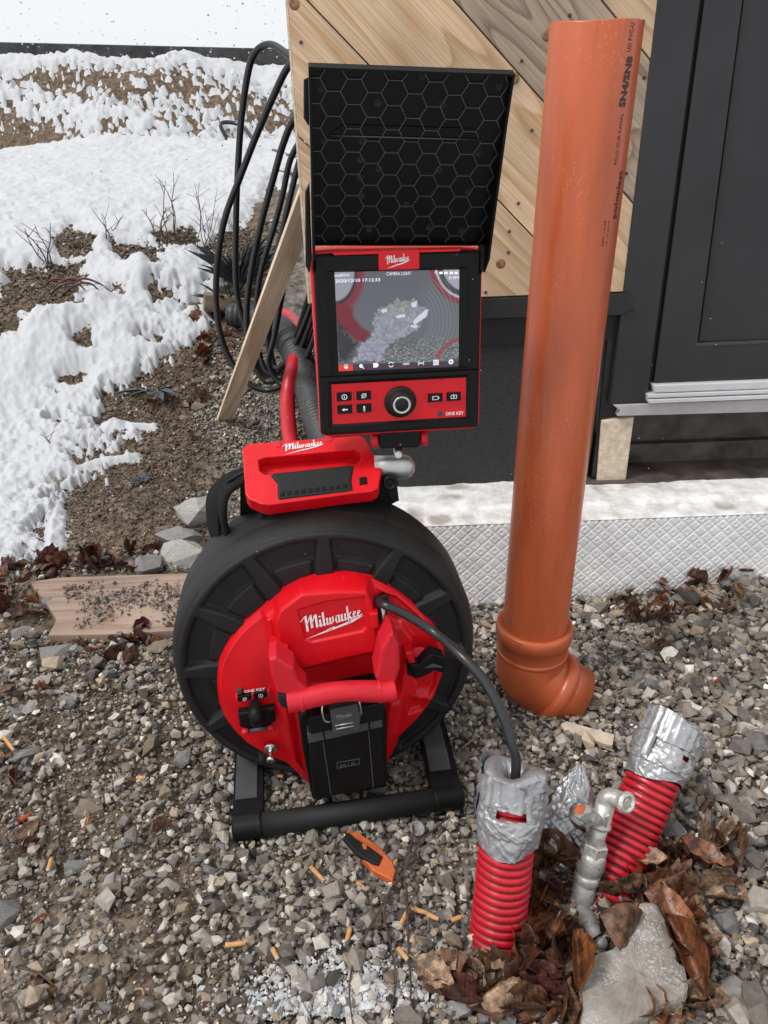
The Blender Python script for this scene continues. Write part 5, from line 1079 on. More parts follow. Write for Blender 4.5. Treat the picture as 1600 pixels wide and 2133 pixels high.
# coil of black hose hanging at the building corner
YC_ = 2.75
loops = [
 [(640, 150, 2.5), (605, 118, 2.6), (560, 92, 2.7), (524, 125, 2.75), (505, 230, 2.78), (497, 330, 2.8), (492, 450, 2.82), (492, 590, 2.84), (505, 660, 2.85), (530, 740, 2.85), (560, 790, 2.85), (600, 770, 2.8), (640, 690, 2.7), (690, 560, 2.5)],
 [(640, 100, 2.5), (600, 140, 2.55), (570, 200, 2.6), (535, 280, 2.65), (500, 370, 2.68), (470, 450, 2.7), (455, 530, 2.72), (450, 620, 2.75), (458, 690, 2.75), (480, 750, 2.75), (520, 800, 2.72), (565, 812, 2.7), (610, 785, 2.65), (650, 700, 2.6), (700, 560, 2.5)],
 [(640, 230, 2.5), (612, 250, 2.55), (590, 300, 2.6), (570, 370, 2.62), (548, 450, 2.64), (528, 540, 2.66), (515, 630, 2.67), (516, 700, 2.67), (530, 760, 2.67), (560, 795, 2.65), (600, 770, 2.6), (640, 680, 2.55), (680, 560, 2.45)],
 [(640, 270, 2.5), (606, 330, 2.55), (590, 400, 2.58), (572, 470, 2.6), (545, 560, 2.62), (534, 640, 2.64), (538, 720, 2.64), (556, 775, 2.62), (585, 770, 2.6), (620, 690, 2.55), (660, 560, 2.5)],
 [(640, 300, 2.48), (622, 340, 2.5), (600, 430, 2.52), (578, 520, 2.54), (556, 610, 2.56), (556, 690, 2.57), (568, 770, 2.57), (592, 785, 2.55), (625, 730, 2.5), (665, 620, 2.45), (690, 520, 2.4)],
 [(640, 440, 2.5), (600, 560, 2.54), (580, 620, 2.6), (562, 680, 2.6), (564, 730, 2.58), (575, 766, 2.56), (600, 748, 2.52), (640, 660, 2.48), (680, 540, 2.42)],
 [(640, 360, 2.46), (630, 400, 2.5), (610, 480, 2.5), (590, 600, 2.52), (572, 700, 2.52), (560, 760, 2.52), (590, 800, 2.5), (630, 762, 2.45), (662, 680, 2.42), (700, 560, 2.4)],
]
def gsec(r):     # oval with shallow grooves
    a = np.arange(20)*2*math.pi/20; rr_ = r*(1-.12*np.exp(-((np.mod(a*2/math.pi+.5, 1)-.5)/.16)**2)); return np.c_[np.cos(a)*rr_, np.sin(a)*rr_*.92]
hc = thing('hose_coil', tuple(aY(560, 812, 2.7)*np.array([1, 1, 0])), 0, 'coil of thick black hose hanging in tall loops at the left building corner', 'hose coil')
for i, lp in enumerate(loops):
    P = spline([aY(x, y, Y+.62) for x, y, Y in lp], 9); v, f = sweep(P, lambda k: gsec(.0138 if i < 3 else .0120)); mesh('hose_loop', v, f, M['cable'], hc, True)
# distant hose ends lying in the snow
P = [onT(430+45, 298), onT(463, 290), onT(480, 284), onT(510, 294), onT(536, 308), onT(560, 322)]
P = [p+np.array([0, 0, .03+.10*(i in (1, 2, 3))]) for i, p in enumerate(P)]; v, f = tube(P, [.02], 10, 8); tag(mesh('hose_loop', v, f, M['cable'], None, True), 'small loop of black hose poking out of the snow behind the hanging coil', 'hose')
for (a_, b_, c__), lab in ((((570, 322), (600, 333), (650, 345)), 'upper black hose on the snow right behind the hanging coil'), (((572, 368), (600, 372), (650, 382)), 'lower black hose on the snow right behind the hanging coil')):
    P = [onT(*p)+np.array([0, 0, .03]) for p in (a_, b_, c__)]; v, f = tube(P, [.022], 10, 8); tag(mesh('buried_hose', v, f, M['cable'], None, True), lab, 'hose')
# big ribbed grey duct and red duct behind the monitor
def ribbed(P, r, pitch, depth, m, name, lab, cat):
    P = spline(P, 30); dl = np.r_[0, np.cumsum(np.linalg.norm(np.diff(P, axis=0), axis=1))]; n = int(dl[-1]/(pitch/4)); s_ = np.linspace(0, dl[-1], n); Q = np.c_[[np.interp(s_, dl, P[:, i]) for i in range(3)]].T
    v, f = sweep(Q, lambda i: circ(r-depth*(0, .35, 1, .35)[i % 4], 26)); return tag(mesh(name, v, f, m, None, True), lab, cat)
ribbed([onT(480, 655, lift=.07), onT(550, 665, lift=.07), aY(600, 705, 3.3), aY(640, 800, 3.0), aY(665, 880, 2.75), aY(690, 960, 2.6), aY(720, 1040, 2.5)], .062, .016, .004, mat('grey_ribbed_plastic', (.05, .05, .052), .5, var=.2, nscale=20, bump=.2, extra=specks((.2, .19, .18), 60, .2, .1, .4)), 'drain_duct', 'thick grey ribbed duct running down behind the monitor beside a red duct', 'duct')
v, f = tube([aY(575, 652, 3.75), aY(605, 662, 3.6), aY(625, 700, 3.3), aY(612, 760, 3.05), aY(600, 820, 2.95), aY(600, 870, 2.85), aY(608, 930, 2.7), aY(640, 1050, 2.4)], [.030], 28, 10); tag(mesh('red_duct', v, f, M['hosered'], None, True), 'smooth red duct curving behind the monitor, left of the grey ribbed duct', 'duct')

# ------------------------------------------------------------------ gravel
def hull(n, seed, flat=1.):
    r = np.random.default_rng(seed); q = r.normal(size=(60, 3)); q /= np.linalg.norm(q, axis=1)[:, None]; idx = [0]
    while len(idx) < n: dd = np.min(np.linalg.norm(q[:, None]-q[idx][None], axis=2)+r.uniform(0, .35, 60)[:, None], axis=1); idx.append(int(dd.argmax()))
    p = q[idx]*r.uniform(.70, 1.2, (n, 1)); p *= np.array([1, r.uniform(.62, .95), flat*r.uniform(.55, .85)])
    bm = bmesh.new(); vs_ = [bm.verts.new(q) for q in p]; bmesh.ops.convex_hull(bm, input=vs_); bmesh.ops.delete(bm, geom=[v for v in bm.verts if not v.link_faces], context='VERTS'); bmesh.ops.recalc_face_normals(bm, faces=bm.faces)
    bmesh.ops.triangulate(bm, faces=bm.faces)
    bm.verts.index_update(); V = np.array([v.co[:] for v in bm.verts]); F = np.array([[v.index for v in f.verts] for f in bm.faces]); bm.free(); return V, F
def rotm(n, r):
    q = r.normal(size=(n, 4)); q /= np.linalg.norm(q, axis=1)[:, None]; w, x, y, z = q.T
    return np.stack([1-2*(y*y+z*z), 2*(x*y-z*w), 2*(x*z+y*w), 2*(x*y+z*w), 1-2*(x*x+z*z), 2*(y*z-x*w), 2*(x*z-y*w), 2*(y*z+x*w), 1-2*(x*x+y*y)], 1).reshape(n, 3, 3)
def scatter(name, X, Y, size, cols, seed, nv=13, sink=.15, m='rock', zoff=None, label=None):
    r = np.random.default_rng(seed); N = len(X); Z = terr(X, Y)+size*(.5-sink)*.8+(zoff if zoff is not None else 0); H = [hull(nv, seed*50+i) for i in range(10)]; kind = r.integers(0, 10, N); R = rotm(N, r)
    Vs, Fs, Cs, o = [], [], [], 0
    for k in range(10):
        ix = np.where(kind == k)[0]
        if not len(ix): continue
        hv, hf = H[k]; st = r.uniform(.8, 1.2, (len(ix), 1, 3)); v = np.einsum('nij,nvj->nvi', R[ix], hv[None]*st)*np.array([1, 1, .8])*size[ix][:, None, None]*.5+np.stack([X[ix], Y[ix], Z[ix]], 1)[:, None]
        Vs.append(v.reshape(-1, 3)); Fs.append((hf[None]+(np.arange(len(ix))*len(hv))[:, None, None]+o).reshape(-1, 3)); Cs.append(np.repeat(cols[ix], len(hv), 0)); o += len(ix)*len(hv)
    ob = mesh(name, np.vstack(Vs), np.vstack(Fs), M[m], None, origin=(0, 0, 0)); settint(ob, np.vstack(Cs)); ob['kind'] = 'stuff'
    if label: ob['label'] = label
    return ob
pal = np.array([(.215, .20, .185), (.155, .145, .134), (.28, .265, .245), (.10, .093, .087), (.36, .35, .335), (.20, .165, .125), (.24, .20, .155), (.46, .45, .43), (.075, .07, .066), (.17, .17, .175)])
pw_ = np.array([.19, .18, .15, .11, .09, .08, .06, .025, .06, .055]); pw_ /= pw_.sum()
def pick(n, r, br=1.): return pal[r.choice(len(pal), n, p=pw_)]*r.lognormal(0, .28, (n, 1))*np.array([1.06, 1., .92])*br
def area(n, y0, y1, u0, u1, r):
    Y = np.sqrt(r.uniform(y0*y0, y1*y1, n)); return r.uniform(u0, u1, n)*Y*1., Y
r = np.random.default_rng(5)
def keepf(X, Y, soil_keep, r):
    k = np.ones(len(X), bool); s_ = soilness(X, Y); k &= (r.random(len(X)) > s_*(1-soil_keep)); k &= ~((X > -.15) & (Y > 1.94)); k &= ~((X < -.55) & (X > -1.2) & (Y > 1.86) & (Y < 2.2) & (r.random(len(X)) < .985))
    return k
NX, NY = area(42000, .5, 2.3, -.85, .85, r); kk = keepf(NX, NY, .30, r); NX, NY = NX[kk], NY[kk]
big = sst(.35, .9, NX)*.45+1; sz = r.lognormal(-4.10, .34, len(NX))*np.where(r.random(len(NX)) < .06, 1.7, 1)*big*.98; clump_ = fbm(NX, NY, 5, 3, 60)
scatter('gravel', NX, NY, sz, pick(len(NX), r, 1.38), 101, 10, zoff=r.uniform(-.004, .016, len(NX))*(1+0*clump_))
NX, NY = area(42000, .5, 2.3, -.85, .85, r); kk = keepf(NX, NY, .75, r); NX, NY = NX[kk], NY[kk]
scatter('fine_gravel', NX, NY, r.lognormal(-4.8, .35, len(NX)), pick(len(NX), r, 1.5), 102, 7)
# earth crumbs on the soil
NX, NY = area(80000, .55, 5.2, -.80, .05, r); s_ = soilness(NX, NY); kk = (r.random(len(NX)) < s_); NX, NY = NX[kk], NY[kk]
cols = np.where((r.random(len(NX)) < .86)[:, None], np.array([.135, .105, .078])*r.uniform(.4, 1.7, (len(NX), 1)), pick(len(NX), r, 1.3)); scatter('soil_crumbs', NX, NY, r.lognormal(-4.85, .42, len(NX))*(1+.22*(NY-1.2)), cols, 103, 8)
# far gravel behind the reel
NX, NY = area(22000, 2.2, 4.0, -.36, -.04, r); s_ = sst(-.265, -.205, NX/NY+.06*(fbm(NX, NY, 5, 3, 61)-.5)*2); kk = r.random(len(NX)) < s_*sst(4.1, 3.5, NY); NX, NY = NX[kk], NY[kk]
scatter('far_gravel', NX, NY, r.lognormal(-4.15, .3, len(NX)), pick(len(NX), r, 1.25), 104, 9)
r6 = np.random.default_rng(6); pb = np.array([aZ(x, y, .036)[:2] for x, y in [(130, 1215), (375, 1205), (370, 1305), (150, 1312)]]); X_ = r6.uniform(pb[:, 0].min(), pb[:, 0].max(), 2400); Y_ = r6.uniform(pb[:, 1].min(), pb[:, 1].max(), 2400); k_ = (sdf(pb, X_, Y_) > 0) & (r6.random(2400) < sst(.42, .66, fbm(X_, Y_, 7, 3, 70))+.06); X_, Y_ = X_[k_], Y_[k_]
scatter('board_crumbs', X_, Y_, r6.lognormal(-5.1, .5, len(X_)), np.where((r6.random(len(X_)) < .6)[:, None], np.array([.12, .09, .07]), np.array([.28, .26, .24]))*r6.uniform(.7, 1.3, (len(X_), 1)), 106, 8, zoff=.036-terr(X_, Y_))
# white lime crust at the lower edge
NX = r.normal(-.10, .075, 2600); NY = .80+np.abs(r.normal(0, .045, 2600))-.05; scatter('lime_crumbs', NX, NY, r.lognormal(-5.0, .5, 2600), np.ones((2600, 3))*r.uniform(.42, .7, (2600, 1)), 105, 8, zoff=.012)

# ------------------------------------------------------------------ stones one can pick out
def rough(n, seed, sub=2):
    V, F = hull(n, seed); bm = bmesh.new(); vs_ = [bm.verts.new(q) for q in V]
    for f in F: bm.faces.new([vs_[i] for i in f])
    bmesh.ops.subdivide_edges(bm, edges=bm.edges, cuts=sub, use_grid_fill=True); bmesh.ops.triangulate(bm, faces=bm.faces)
    for v in bm.verts:
        n_ = float(fbm(v.co.x*1.3+v.co.z+seed, v.co.y*1.3-v.co.z*.7, 2.6, 3, seed)); v.co *= 1+(n_-.5)*.22
    me = bpy.data.meshes.new('stone'); bm.to_mesh(me); bm.free(); return me
rocks = [rough(14+(i % 3)*3, 300+i) for i in range(8)]
RM_ = {}
def stone_at(x, y, w, h, mt, label=None, group=None, name='stone', cat='stone', seed=None, ztop=0.):
    """w, h: size in photo pixels"""
    p = onT(x, y, lift=ztop); dpt = -(RM.T@(p-CP))[2]; s_ = w/FPX*dpt/2; s2 = h/FPX*dpt/2
    i = random.randrange(8) if seed is None else seed % 8; key = (i, mt)
    if key not in RM_: me = rocks[i].copy(); me.materials.append(M[mt]); RM_[key] = me
    ob = bpy.data.objects.new(name, RM_[key]); COL.objects.link(ob); ob.scale = (s_*1.05, s2*1.15, max(min(s_, s2)*.95, s2*(.9 if w > 35 and mt != 'brick' else 0))); ob.rotation_euler = (random.uniform(-.3, .3), random.uniform(-.3, .3), random.uniform(-.5, .5)); ob.location = (p[0], p[1], p[2]+min(s_, s2)*.25)
    tag(ob, label, cat, group); return ob
named = [(412, 1085, 110, 100, 'paleroc', 'pale rounded stone against the strap of the black drum, uppermost of three'), (378, 1128, 110, 75, 'bigrock', 'middle grey stone of the three beside the drum above the wet board'), (380, 1168, 115, 95, 'paleroc', 'lowest speckled stone of the three beside the drum'),
 (312, 1188, 62, 85, 'bigrock', 'small upright grey stone touching the upper edge of the wet board'), (115, 1003, 60, 28, 'tanrock', 'smooth tan stone at the edge of the snow on brown soil'),
 (100, 1262, 52, 40, 'bigrock', 'rough grey lump lying on the left end of the wet board'), (120, 1368, 75, 55, 'bigrock', 'large pale stone below the left end of the wet board'), (160, 1360, 40, 40, 'paleroc', 'whitish angular chip beside the large pale stone below the board'),
 (240, 1375, 28, 28, 'bigrock', 'small square grey stone below the middle of the wet board'), (335, 1350, 60, 40, 'tanrock', 'tan rubble lump at the drum below the wet board'), (45, 1322, 60, 35, 'bigrock', 'grey stone at the left picture edge beneath the board end'),
 (110, 1447, 62, 26, 'paleroc', 'long whitish stone on the soil in the left foreground'), (62, 1478, 30, 50, 'paleroc', 'upright whitish stone left of the long whitish stone'), (145, 1462, 45, 32, 'bigrock', 'grey wedge stone right of the long whitish stone'), (28, 1492, 38, 36, 'bigrock', 'blunt grey stone near the left picture edge under the whitish stones'),
 (52, 1576, 64, 34, 'bigrock', 'flat dark grey stone on soil beside a cigarette end at far left'), (382, 1588, 60, 46, 'bigrock', 'rough round grey lump in the gravel left of the reel stand'), (320, 1682, 54, 38, 'paleroc', 'pale angular stone in the gravel left of the stand foot'), (190, 1690, 70, 60, 'tanrock', 'crusted tan clod of earth and stone in the left foreground'),
 (165, 1815, 64, 50, 'bigrock', 'round grey stone half sunk in sandy soil at lower left'), (230, 1860, 48, 40, 'tanrock', 'beige stone beside the round half sunk stone'), (85, 1822, 26, 26, 'paleroc', 'white shell like stone at lower left'), (15, 1915, 50, 80, 'bigrock', 'large grey stone cut by the left picture edge low down'),
 (530, 1905, 50, 48, 'paleroc', 'rough white lump in the gravel below the stand bar'), (434, 1970, 46, 42, 'paleroc', 'pale pitted stone right of the sandy patch'), (393, 2008, 48, 44, 'tanrock', 'smooth tan brown stone in the lower gravel'), (610, 1960, 34, 30, 'tanrock', 'light brown stone near the short cigarette ends'),
 (272, 1985, 32, 30, 'bigrock', 'light angular stone at the edge of the dark weeds lower left'), (640, 2070, 90, 80, 'paleroc', 'big white lime crusted clod at the bottom edge left of the dead stems'), (690, 2100, 90, 70, 'paleroc', 'second white lime crusted clod at the bottom edge'),
 (780, 2120, 64, 50, 'paleroc', 'white crumpled lump at the bottom edge beside the dark stones'), (765, 2078, 70, 46, 'bigrock', 'dark stone flecked with white near the bottom edge'), (885, 2092, 44, 44, 'bigrock', 'smooth dark grey squarish stone near the bottom middle'), (950, 2108, 90, 50, 'paleroc', 'pale broken stone slab at the bottom edge right of centre'),
 (1165, 2128, 70, 50, 'paleroc', 'knobbly white lump against the lower left corner of the concrete slab'), (1398, 1735, 52, 58, 'bigrock', 'rounded grey stone right of the right red pipe foot'), (1437, 1695, 50, 90, 'bigrock', 'long banded grey stone standing right of the leaning red pipe'),
 (1545, 1790, 62, 72, 'bigrock', 'blocky dark grey stone at the right above the brown leaves'), (1585, 1765, 50, 50, 'bigrock', 'stone cut by the right picture edge beside the blocky stone'), (1555, 1995, 78, 52, 'bigrock', 'broad flat grey stone at the lower right'), (1575, 2035, 30, 48, 'bigrock', 'narrow stone under the broad flat grey stone'),
 (1468, 1985, 44, 70, 'bigrock', 'dark oval stone between slab and broad flat stone'), (1525, 2090, 90, 110, 'paleroc', 'large pale craggy rock in the lower right corner'), (1535, 1880, 30, 62, 'bigrock', 'upright splinter of stone above the broad flat stone'), (1520, 1930, 66, 26, 'bigrock', 'slanted long stone chip above the broad flat stone'),
 (1550, 1725, 40, 34, 'tanrock', 'tan stone at the right edge above the blocky stone'), (1355, 1430, 46, 46, 'bigrock', 'round stone in gravel right of the orange pipe bend'), (1510, 1475, 50, 44, 'bigrock', 'grey stone right of the duct taped pipe end'), (1560, 1385, 40, 40, 'bigrock', 'grey stone near the right edge on the upper gravel'),
 (1420, 1430, 46, 36, 'bigrock', 'squat stone left of the orange brick splinter'), (1580, 1258, 44, 46, 'paleroc', 'white stone beside the foam block at the right edge'), (1548, 1258, 40, 50, 'bigrock', 'grey stone against the foam block right of the leaf heap'), (1250, 1560, 36, 34, 'bigrock', 'small grey stone between wood chip and tape wrapped stub'),
 (1570, 2115, 60, 40, 'bigrock', 'dark stone in the extreme lower right corner'), (415, 850, 36, 26, 'tanrock', 'tan stone left of the foot of the pine batten'), (405, 800, 40, 26, 'tanrock', 'flat stone under the hanging hose loop'), (445, 790, 24, 16, 'paleroc', 'whitish pebble between stone and hose loop'),
 (1110, 1555, 40, 30, 'tanrock', 'small tan stone above the left taped pipe'), (1345, 1620, 40, 30, 'bigrock', 'stone hidden behind the right taped pipe collar')]
for i, (x, y, w, h, mt, lab) in enumerate(named): stone_at(x, y, w, h, mt, lab, seed=i)
r2 = random.Random(4); cnt = 0
while cnt < 110:
    x, y = r2.uniform(0, 1600), r2.uniform(1240, 2133)
    p = aZ(x, y)
    if 350 < x < 1010 and y < 1790: continue
    if x < 480 and y < 1340 or (1200 < x < 1450 and 1860 < y) or (1030 < x < 1230 and y < 1520) or (960 < x < 1120 and 1580 < y < 1990) or (700 < x < 960 and 1720 < y < 2000): continue
    right = x > 1150; s_ = r2.uniform(22, 34) if not right else r2.uniform(26, 46)
    if not right and r2.random() < .5: continue
    mt_ = r2.choice(['bigrock', 'bigrock', 'tanrock', 'paleroc'] if right else ['bigrock', 'tanrock', 'bigrock'])
    stone_at(x, y, s_, s_*r2.uniform(.6, .95), mt_, ('rough grey ' if mt_ == 'bigrock' else 'tan ' if mt_ == 'tanrock' else 'whitish ')+('stone among the coarse gravel '+('against the foam block' if y < 1420 else 'right of the taped pipes' if y < 1850 else 'right of the leaf pile') if right else 'stone larger than its neighbours in the gravel '+('left of the drum' if y < 1650 and x < 480 else 'below the stand bar' if x > 480 else 'left of the stand foot' if y < 1850 else 'in the lower left corner')), 'larger stones in the right gravel' if right else 'larger stones in the left gravel', seed=r2.randrange(8)); cnt += 1
for x, y, w, lab in [(1487, 1424, 44, 'flat orange brick splinter on the gravel to the right of the pipe bend'), (1520, 1300, 26, 'orange brick crumb in the leaf heap by the foam block'), (1508, 1250, 24, 'upright orange brick piece in the leaf heap by the foam block'), (1221, 1571, 20, 'small orange brick cube above the tape wrapped stub'), (50, 1706, 30, 'orange brick shard beside a dead leaf at far left'), (1482, 1457, 26, 'orange brick crumb below the flat brick splinter'), (430, 1777, 12, 'tiny red brick grain left of the stand foot'), (318, 1655, 12, 'tiny red fleck in gravel left of the stand arm')]:
    stone_at(x, y, w, w*.55, 'brick', lab, name='brick_fragment', cat='brick fragment')

# ------------------------------------------------------------------ litter: cigarette ends, cap, chip, plastic piece
def butt(x0, y0, x1, y1, lab, white=False, rad=.0042):
    a = onT(x0, y0); b = onT(x1, y1); zz = max(a[2], b[2])+.016; a = aZ(x0, y0, zz); b = aZ(x1, y1, zz+.002)
    t = thing('cigarette_end', tuple((a+b)/2), 0, lab, 'cigarette end', 'cigarette ends on the gravel')
    v, f = tube([a, lerp(a, b, .3), lerp(a, b, .75), b], [rad, rad*1.03, rad*.97, rad*.9], 12); v = v+rng.normal(0, .00025, v.shape); mesh('filter', v, f, M['filter'], t, True)
    v, f = lathe([(0, rad*.93), (.0012, rad*.8)], b, b-a, 12); mesh('burnt_end', v, f, M['butt'], t, True)
for q in [(648, 1806, 674, 1834, 'bright orange cigarette end right below the stand bar'), (742, 1836, 764, 1856, 'tan cigarette end left of the worn orange plastic piece'), (730, 1932, 722, 1962, 'upright tan cigarette end beside the dead weed stem'), (834, 1927, 849, 1898, 'leaning cigarette end left of the pair of paper butts'),
          (858, 1893, 888, 1901, 'left of the two cigarette ends lying in line'), (890, 1904, 912, 1914, 'right of the two cigarette ends lying in line'), (940, 1918, 964, 1908, 'bent cigarette end near the foot of the left red pipe'), (470, 1969, 510, 1964, 'orange cigarette end lying level in the lower gravel'), (568, 1976, 578, 1996, 'short stubby cigarette end right of the level one'),
          (826, 1781, 822, 1802, 'cigarette end leaning on the worn orange plastic piece'), (830, 1975, 848, 1998, 'cigarette end with pale tip above the brown wet leaf'), (985, 2015, 1030, 2030, 'long cigarette end touching the frosted leaf below the left red pipe'), (1010, 2028, 1060, 1998, 'long cigarette end crossing another below the left red pipe'),
          (8, 1535, 28, 1562, 'cigarette end standing beside the flat dark stone at far left'), (285, 1620, 302, 1620, 'faded cigarette end in the left gravel'), (108, 1788, 100, 1812, 'faded pale cigarette end at lower left'), (952, 2058, 974, 2050, 'torn cigarette end above the bottom edge'), (575, 1615, 588, 1617, 'tan cigarette end under the drum')]: butt(*q)
c = aZ(869, 1727, .028); v, f = lathe([(0, .0150), (.004, .0155), (.0055, .0145), (.006, .012), (.0045, .0115)], c, (.2, -.35, 1), 40); v = np.asarray(v); tag(mesh('bottle_cap', v, f, M['galvd'], None, True), 'round grey bottle cap in the gravel right of the stand bar', 'bottle cap')
P = [aZ(x, y, .03) for x, y in [(1168, 1508), (1180, 1502), (1280, 1530), (1276, 1552), (1262, 1550), (1176, 1520)]]; v, f = prism(P, (0, 0, 1), .008, .001); tag(mesh('wood_chip', v, f, M['chip'], None), 'flat pale wood strip on the gravel between the orange bend and right taped pipe', 'wood strip')
kn = thing('plastic_handle_piece', tuple(aZ(768, 1778, .02)), 0, 'broken orange and black plastic tool part lying in front of the stand bar', 'plastic part')
P = [aZ(x, y, .034) for x, y in [(722, 1730), (734, 1726), (790, 1762), (800, 1775), (818, 1795), (824, 1812), (818, 1835), (800, 1824), (776, 1812), (768, 1800), (740, 1775)]]; v, f = prism(P, (0, 0, 1), .014, .002); mesh('orange_shell', v, f, M['orange'], kn)
P = [aZ(x, y, .040) for x, y in [(714, 1744), (726, 1732), (740, 1745), (768, 1762), (796, 1782), (788, 1800), (774, 1796), (742, 1776)]]; v, f = prism(P, (0, 0, 1), .010, .002); mesh('black_insert', v, f, M['rubber'], kn)
P = [aZ(x, y, .0425) for x, y in [(754, 1757), (764, 1758), (764, 1768), (757, 1767)]]; v, f = prism(P, (0, 0, 1), .004, .0005); mesh('slot', v, f, M['orange'], kn)
for (x0, y0, x1, y1, rad, mt, lab) in [(610, 1796, 672, 1772, .0016, 'straw', 'thin straw stick below the left part of the stand bar'), (114, 1650, 124, 1780, .003, 'twig', 'long brown twig lying upright in the picture at the left'), (10, 2070, 44, 2130, .0022, 'twig', 'twig in the lower left corner'), (40, 2015, 115, 2055, .0022, 'twig', 'grey twig on the sandy soil'), (960, 1560, 1000, 1535, .002, 'straw', 'pale stalk in the gravel right of the drum'),
   (0, 1612, 34, 1634, .002, 'twig', 'short twig at the left edge under the dark stone'), (254, 1560, 292, 1580, .0018, 'straw', 'pale splinter in the gravel left of the drum'), (30, 1870, 50, 1925, .0018, 'twig', 'thin twig left of the sandy patch'), (280, 2062, 300, 2072, .002, 'straw', 'pale sliver of wood near the bottom edge'), (920, 1764, 930, 1786, .0012, 'straw', 'white splinter left of the left red pipe')]:
    z_ = terr(np.array([aZ(x0, y0)[0]]), np.array([aZ(x0, y0)[1]]))[0]+.02; a = aZ(x0, y0, z_); b = aZ(x1, y1, z_); m_ = lerp(a, b, .5)+np.array([.004, .003, .004]); v, f = tube([a, m_, b], [rad, rad*.9, rad*.6], 8, 5); tag(mesh('twig', v, f, M[mt], None, True), lab, 'twig')
# dry weed stems lying over the gravel
def weed(paths, lab, m='twig', r0=.0028, z=.03):
    t = thing('dry_weed', tuple(aZ(*paths[0][-1], 0)), 0, lab, 'dry weed'); 
    for p in paths:
        P = [aZ(x, y, z+.006*math.sin(i*2)) for i, (x, y) in enumerate(p)]; v, f = tube(P, [r0, r0*.4], 8, 6); mesh('stem', v, f, M[m], t, True)
weed([[(820, 1845), (760, 1950), (735, 2010), (728, 2070), (735, 2133)], [(820, 1845), (850, 1800), (860, 1745)], [(846, 1840), (848, 1900), (852, 1990), (856, 2060), (852, 2133)], [(815, 1850), (800, 1900), (812, 1960), (825, 2040), (810, 2120)], [(840, 1810), (880, 1750), (925, 1710), (950, 1680)], [(862, 1700), (858, 1750), (835, 1815)]], 'dark branching dead weed stem lying over the gravel beside the left red pipe')

# ------------------------------------------------------------------ leaves
def leaf_mesh(kind, seed):
    r = np.random.default_rng(seed); nl, nw = 13, 7; V = []; curl = r.uniform(.5, 2.0)*(1 if r.random() < .7 else -1); bend = r.uniform(-.9, 1.2); twist = r.uniform(-.8, .8); kink = r.uniform(-.25, .25)
    for i in range(nl):
        t = i/(nl-1); w = (math.sin(math.pi*min(t**.85*.96+.02, 1))**.8)*(.17, .22, .27, .25, .34, .38)[kind]*(1+(.08 if kind < 4 else .13)*math.sin(i*(2.1 if kind > 3 else 1.3)+seed)*(t > .1))
        for j in range(nw):
            s_ = (j/(nw-1)-.5)*2; e = s_*w*(1-.08*abs(curl)*s_*s_); z = curl*s_*s_*w*1.1+.035*math.sin(i*1.7+j*2.3+seed)*abs(s_)-(.02 if j == 3 else 0)
            a = twist*(t-.5); V.append((t-.5-.1*bend*bend*(t-.5), e*math.cos(a)-z*math.sin(a)+kink*(t-.5)**2, z*math.cos(a)+e*math.sin(a)+bend*(t-.5)**2))
    F = [(i*nw+j, i*nw+j+1, (i+1)*nw+j+1, (i+1)*nw+j) for i in range(nl-1) for j in range(nw-1)]
    z0 = V[3][2]; b = len(V); V += [(-.5, -.009, z0), (-.5, .009, z0), (-.66, .006, z0+.03), (-.66, -.006, z0+.03)]; F.append((b, b+1, b+2, b+3)); return np.array(V), F
LM = {}
def leaf(p, L, rot, kind, mi, label=None, group=None):
    key = (kind, mi)
    if key not in LM:
        V, F = leaf_mesh(kind % 6, 500+kind); me = bpy.data.meshes.new('dead_leaf'); me.from_pydata(V.tolist(), [], F); me.materials.append(LEAF[mi]); me.polygons.foreach_set('use_smooth', np.ones(len(F), bool)); LM[key] = me
    ob = bpy.data.objects.new('dead_leaf', LM[key]); COL.objects.link(ob); ob.location = p; ob.scale = (L, L, L); ob.rotation_euler = rot; tag(ob, (('large ' if L > .075 else 'small ' if L < .055 else '')+('curled ' if kind % 3 == 0 else '')+['brown ', 'russet ', 'tan ', 'dark maroon ', 'rust orange '][mi]+label) if group else label, 'leaf', group); return ob
r3 = random.Random(9)
def heap(poly, n, L0, L1, zmax, label, group, cols=(0, 0, 1, 2, 3), keep=None, plane=False):
    xs_ = [q[0] for q in poly]; ys_ = [q[1] for q in poly]; k = 0
    while k < n:
        x, y = r3.uniform(min(xs_), max(xs_)), r3.uniform(min(ys_), max(ys_))
        if sdf(poly, np.array([x]), np.array([y]))[0] < 0: continue
        p = onT(x, y) if not plane else aZ(x, y); 
        if plane: p[2] = terr(p[:1], p[1:2])[0]
        p = p+np.array([0, 0, r3.uniform(.008, zmax)]); leaf(tuple(p), r3.uniform(L0, L1), (r3.uniform(-.6, .6), r3.uniform(-.5, .5), r3.uniform(0, 6.28)), r3.randrange(12), r3.choice(cols), label, group); k += 1
heap([(1118, 1720), (1180, 1745), (1205, 1800), (1180, 1870), (1190, 1960), (1240, 2000), (1205, 2050), (1190, 2133), (1085, 2133), (1060, 2070), (1090, 2000), (1100, 1880), (1112, 1800)], 105, .050, .088, .045, 'leaf in the wet pile between left red pipe and concrete slab', 'leaves left of the concrete slab', (0, 0, 1, 3, 4, 3, 0, 1), plane=True)
heap([(1250, 1860), (1310, 1850), (1385, 1795), (1440, 1800), (1440, 1900), (1460, 2010), (1440, 2070), (1400, 1960), (1385, 1880), (1330, 1870), (1260, 1880)], 52, .05, .08, .04, 'leaf in the pile right of the tap and above the slab', 'leaves right of the concrete slab', (0, 2, 2, 1, 0, 3), plane=True)
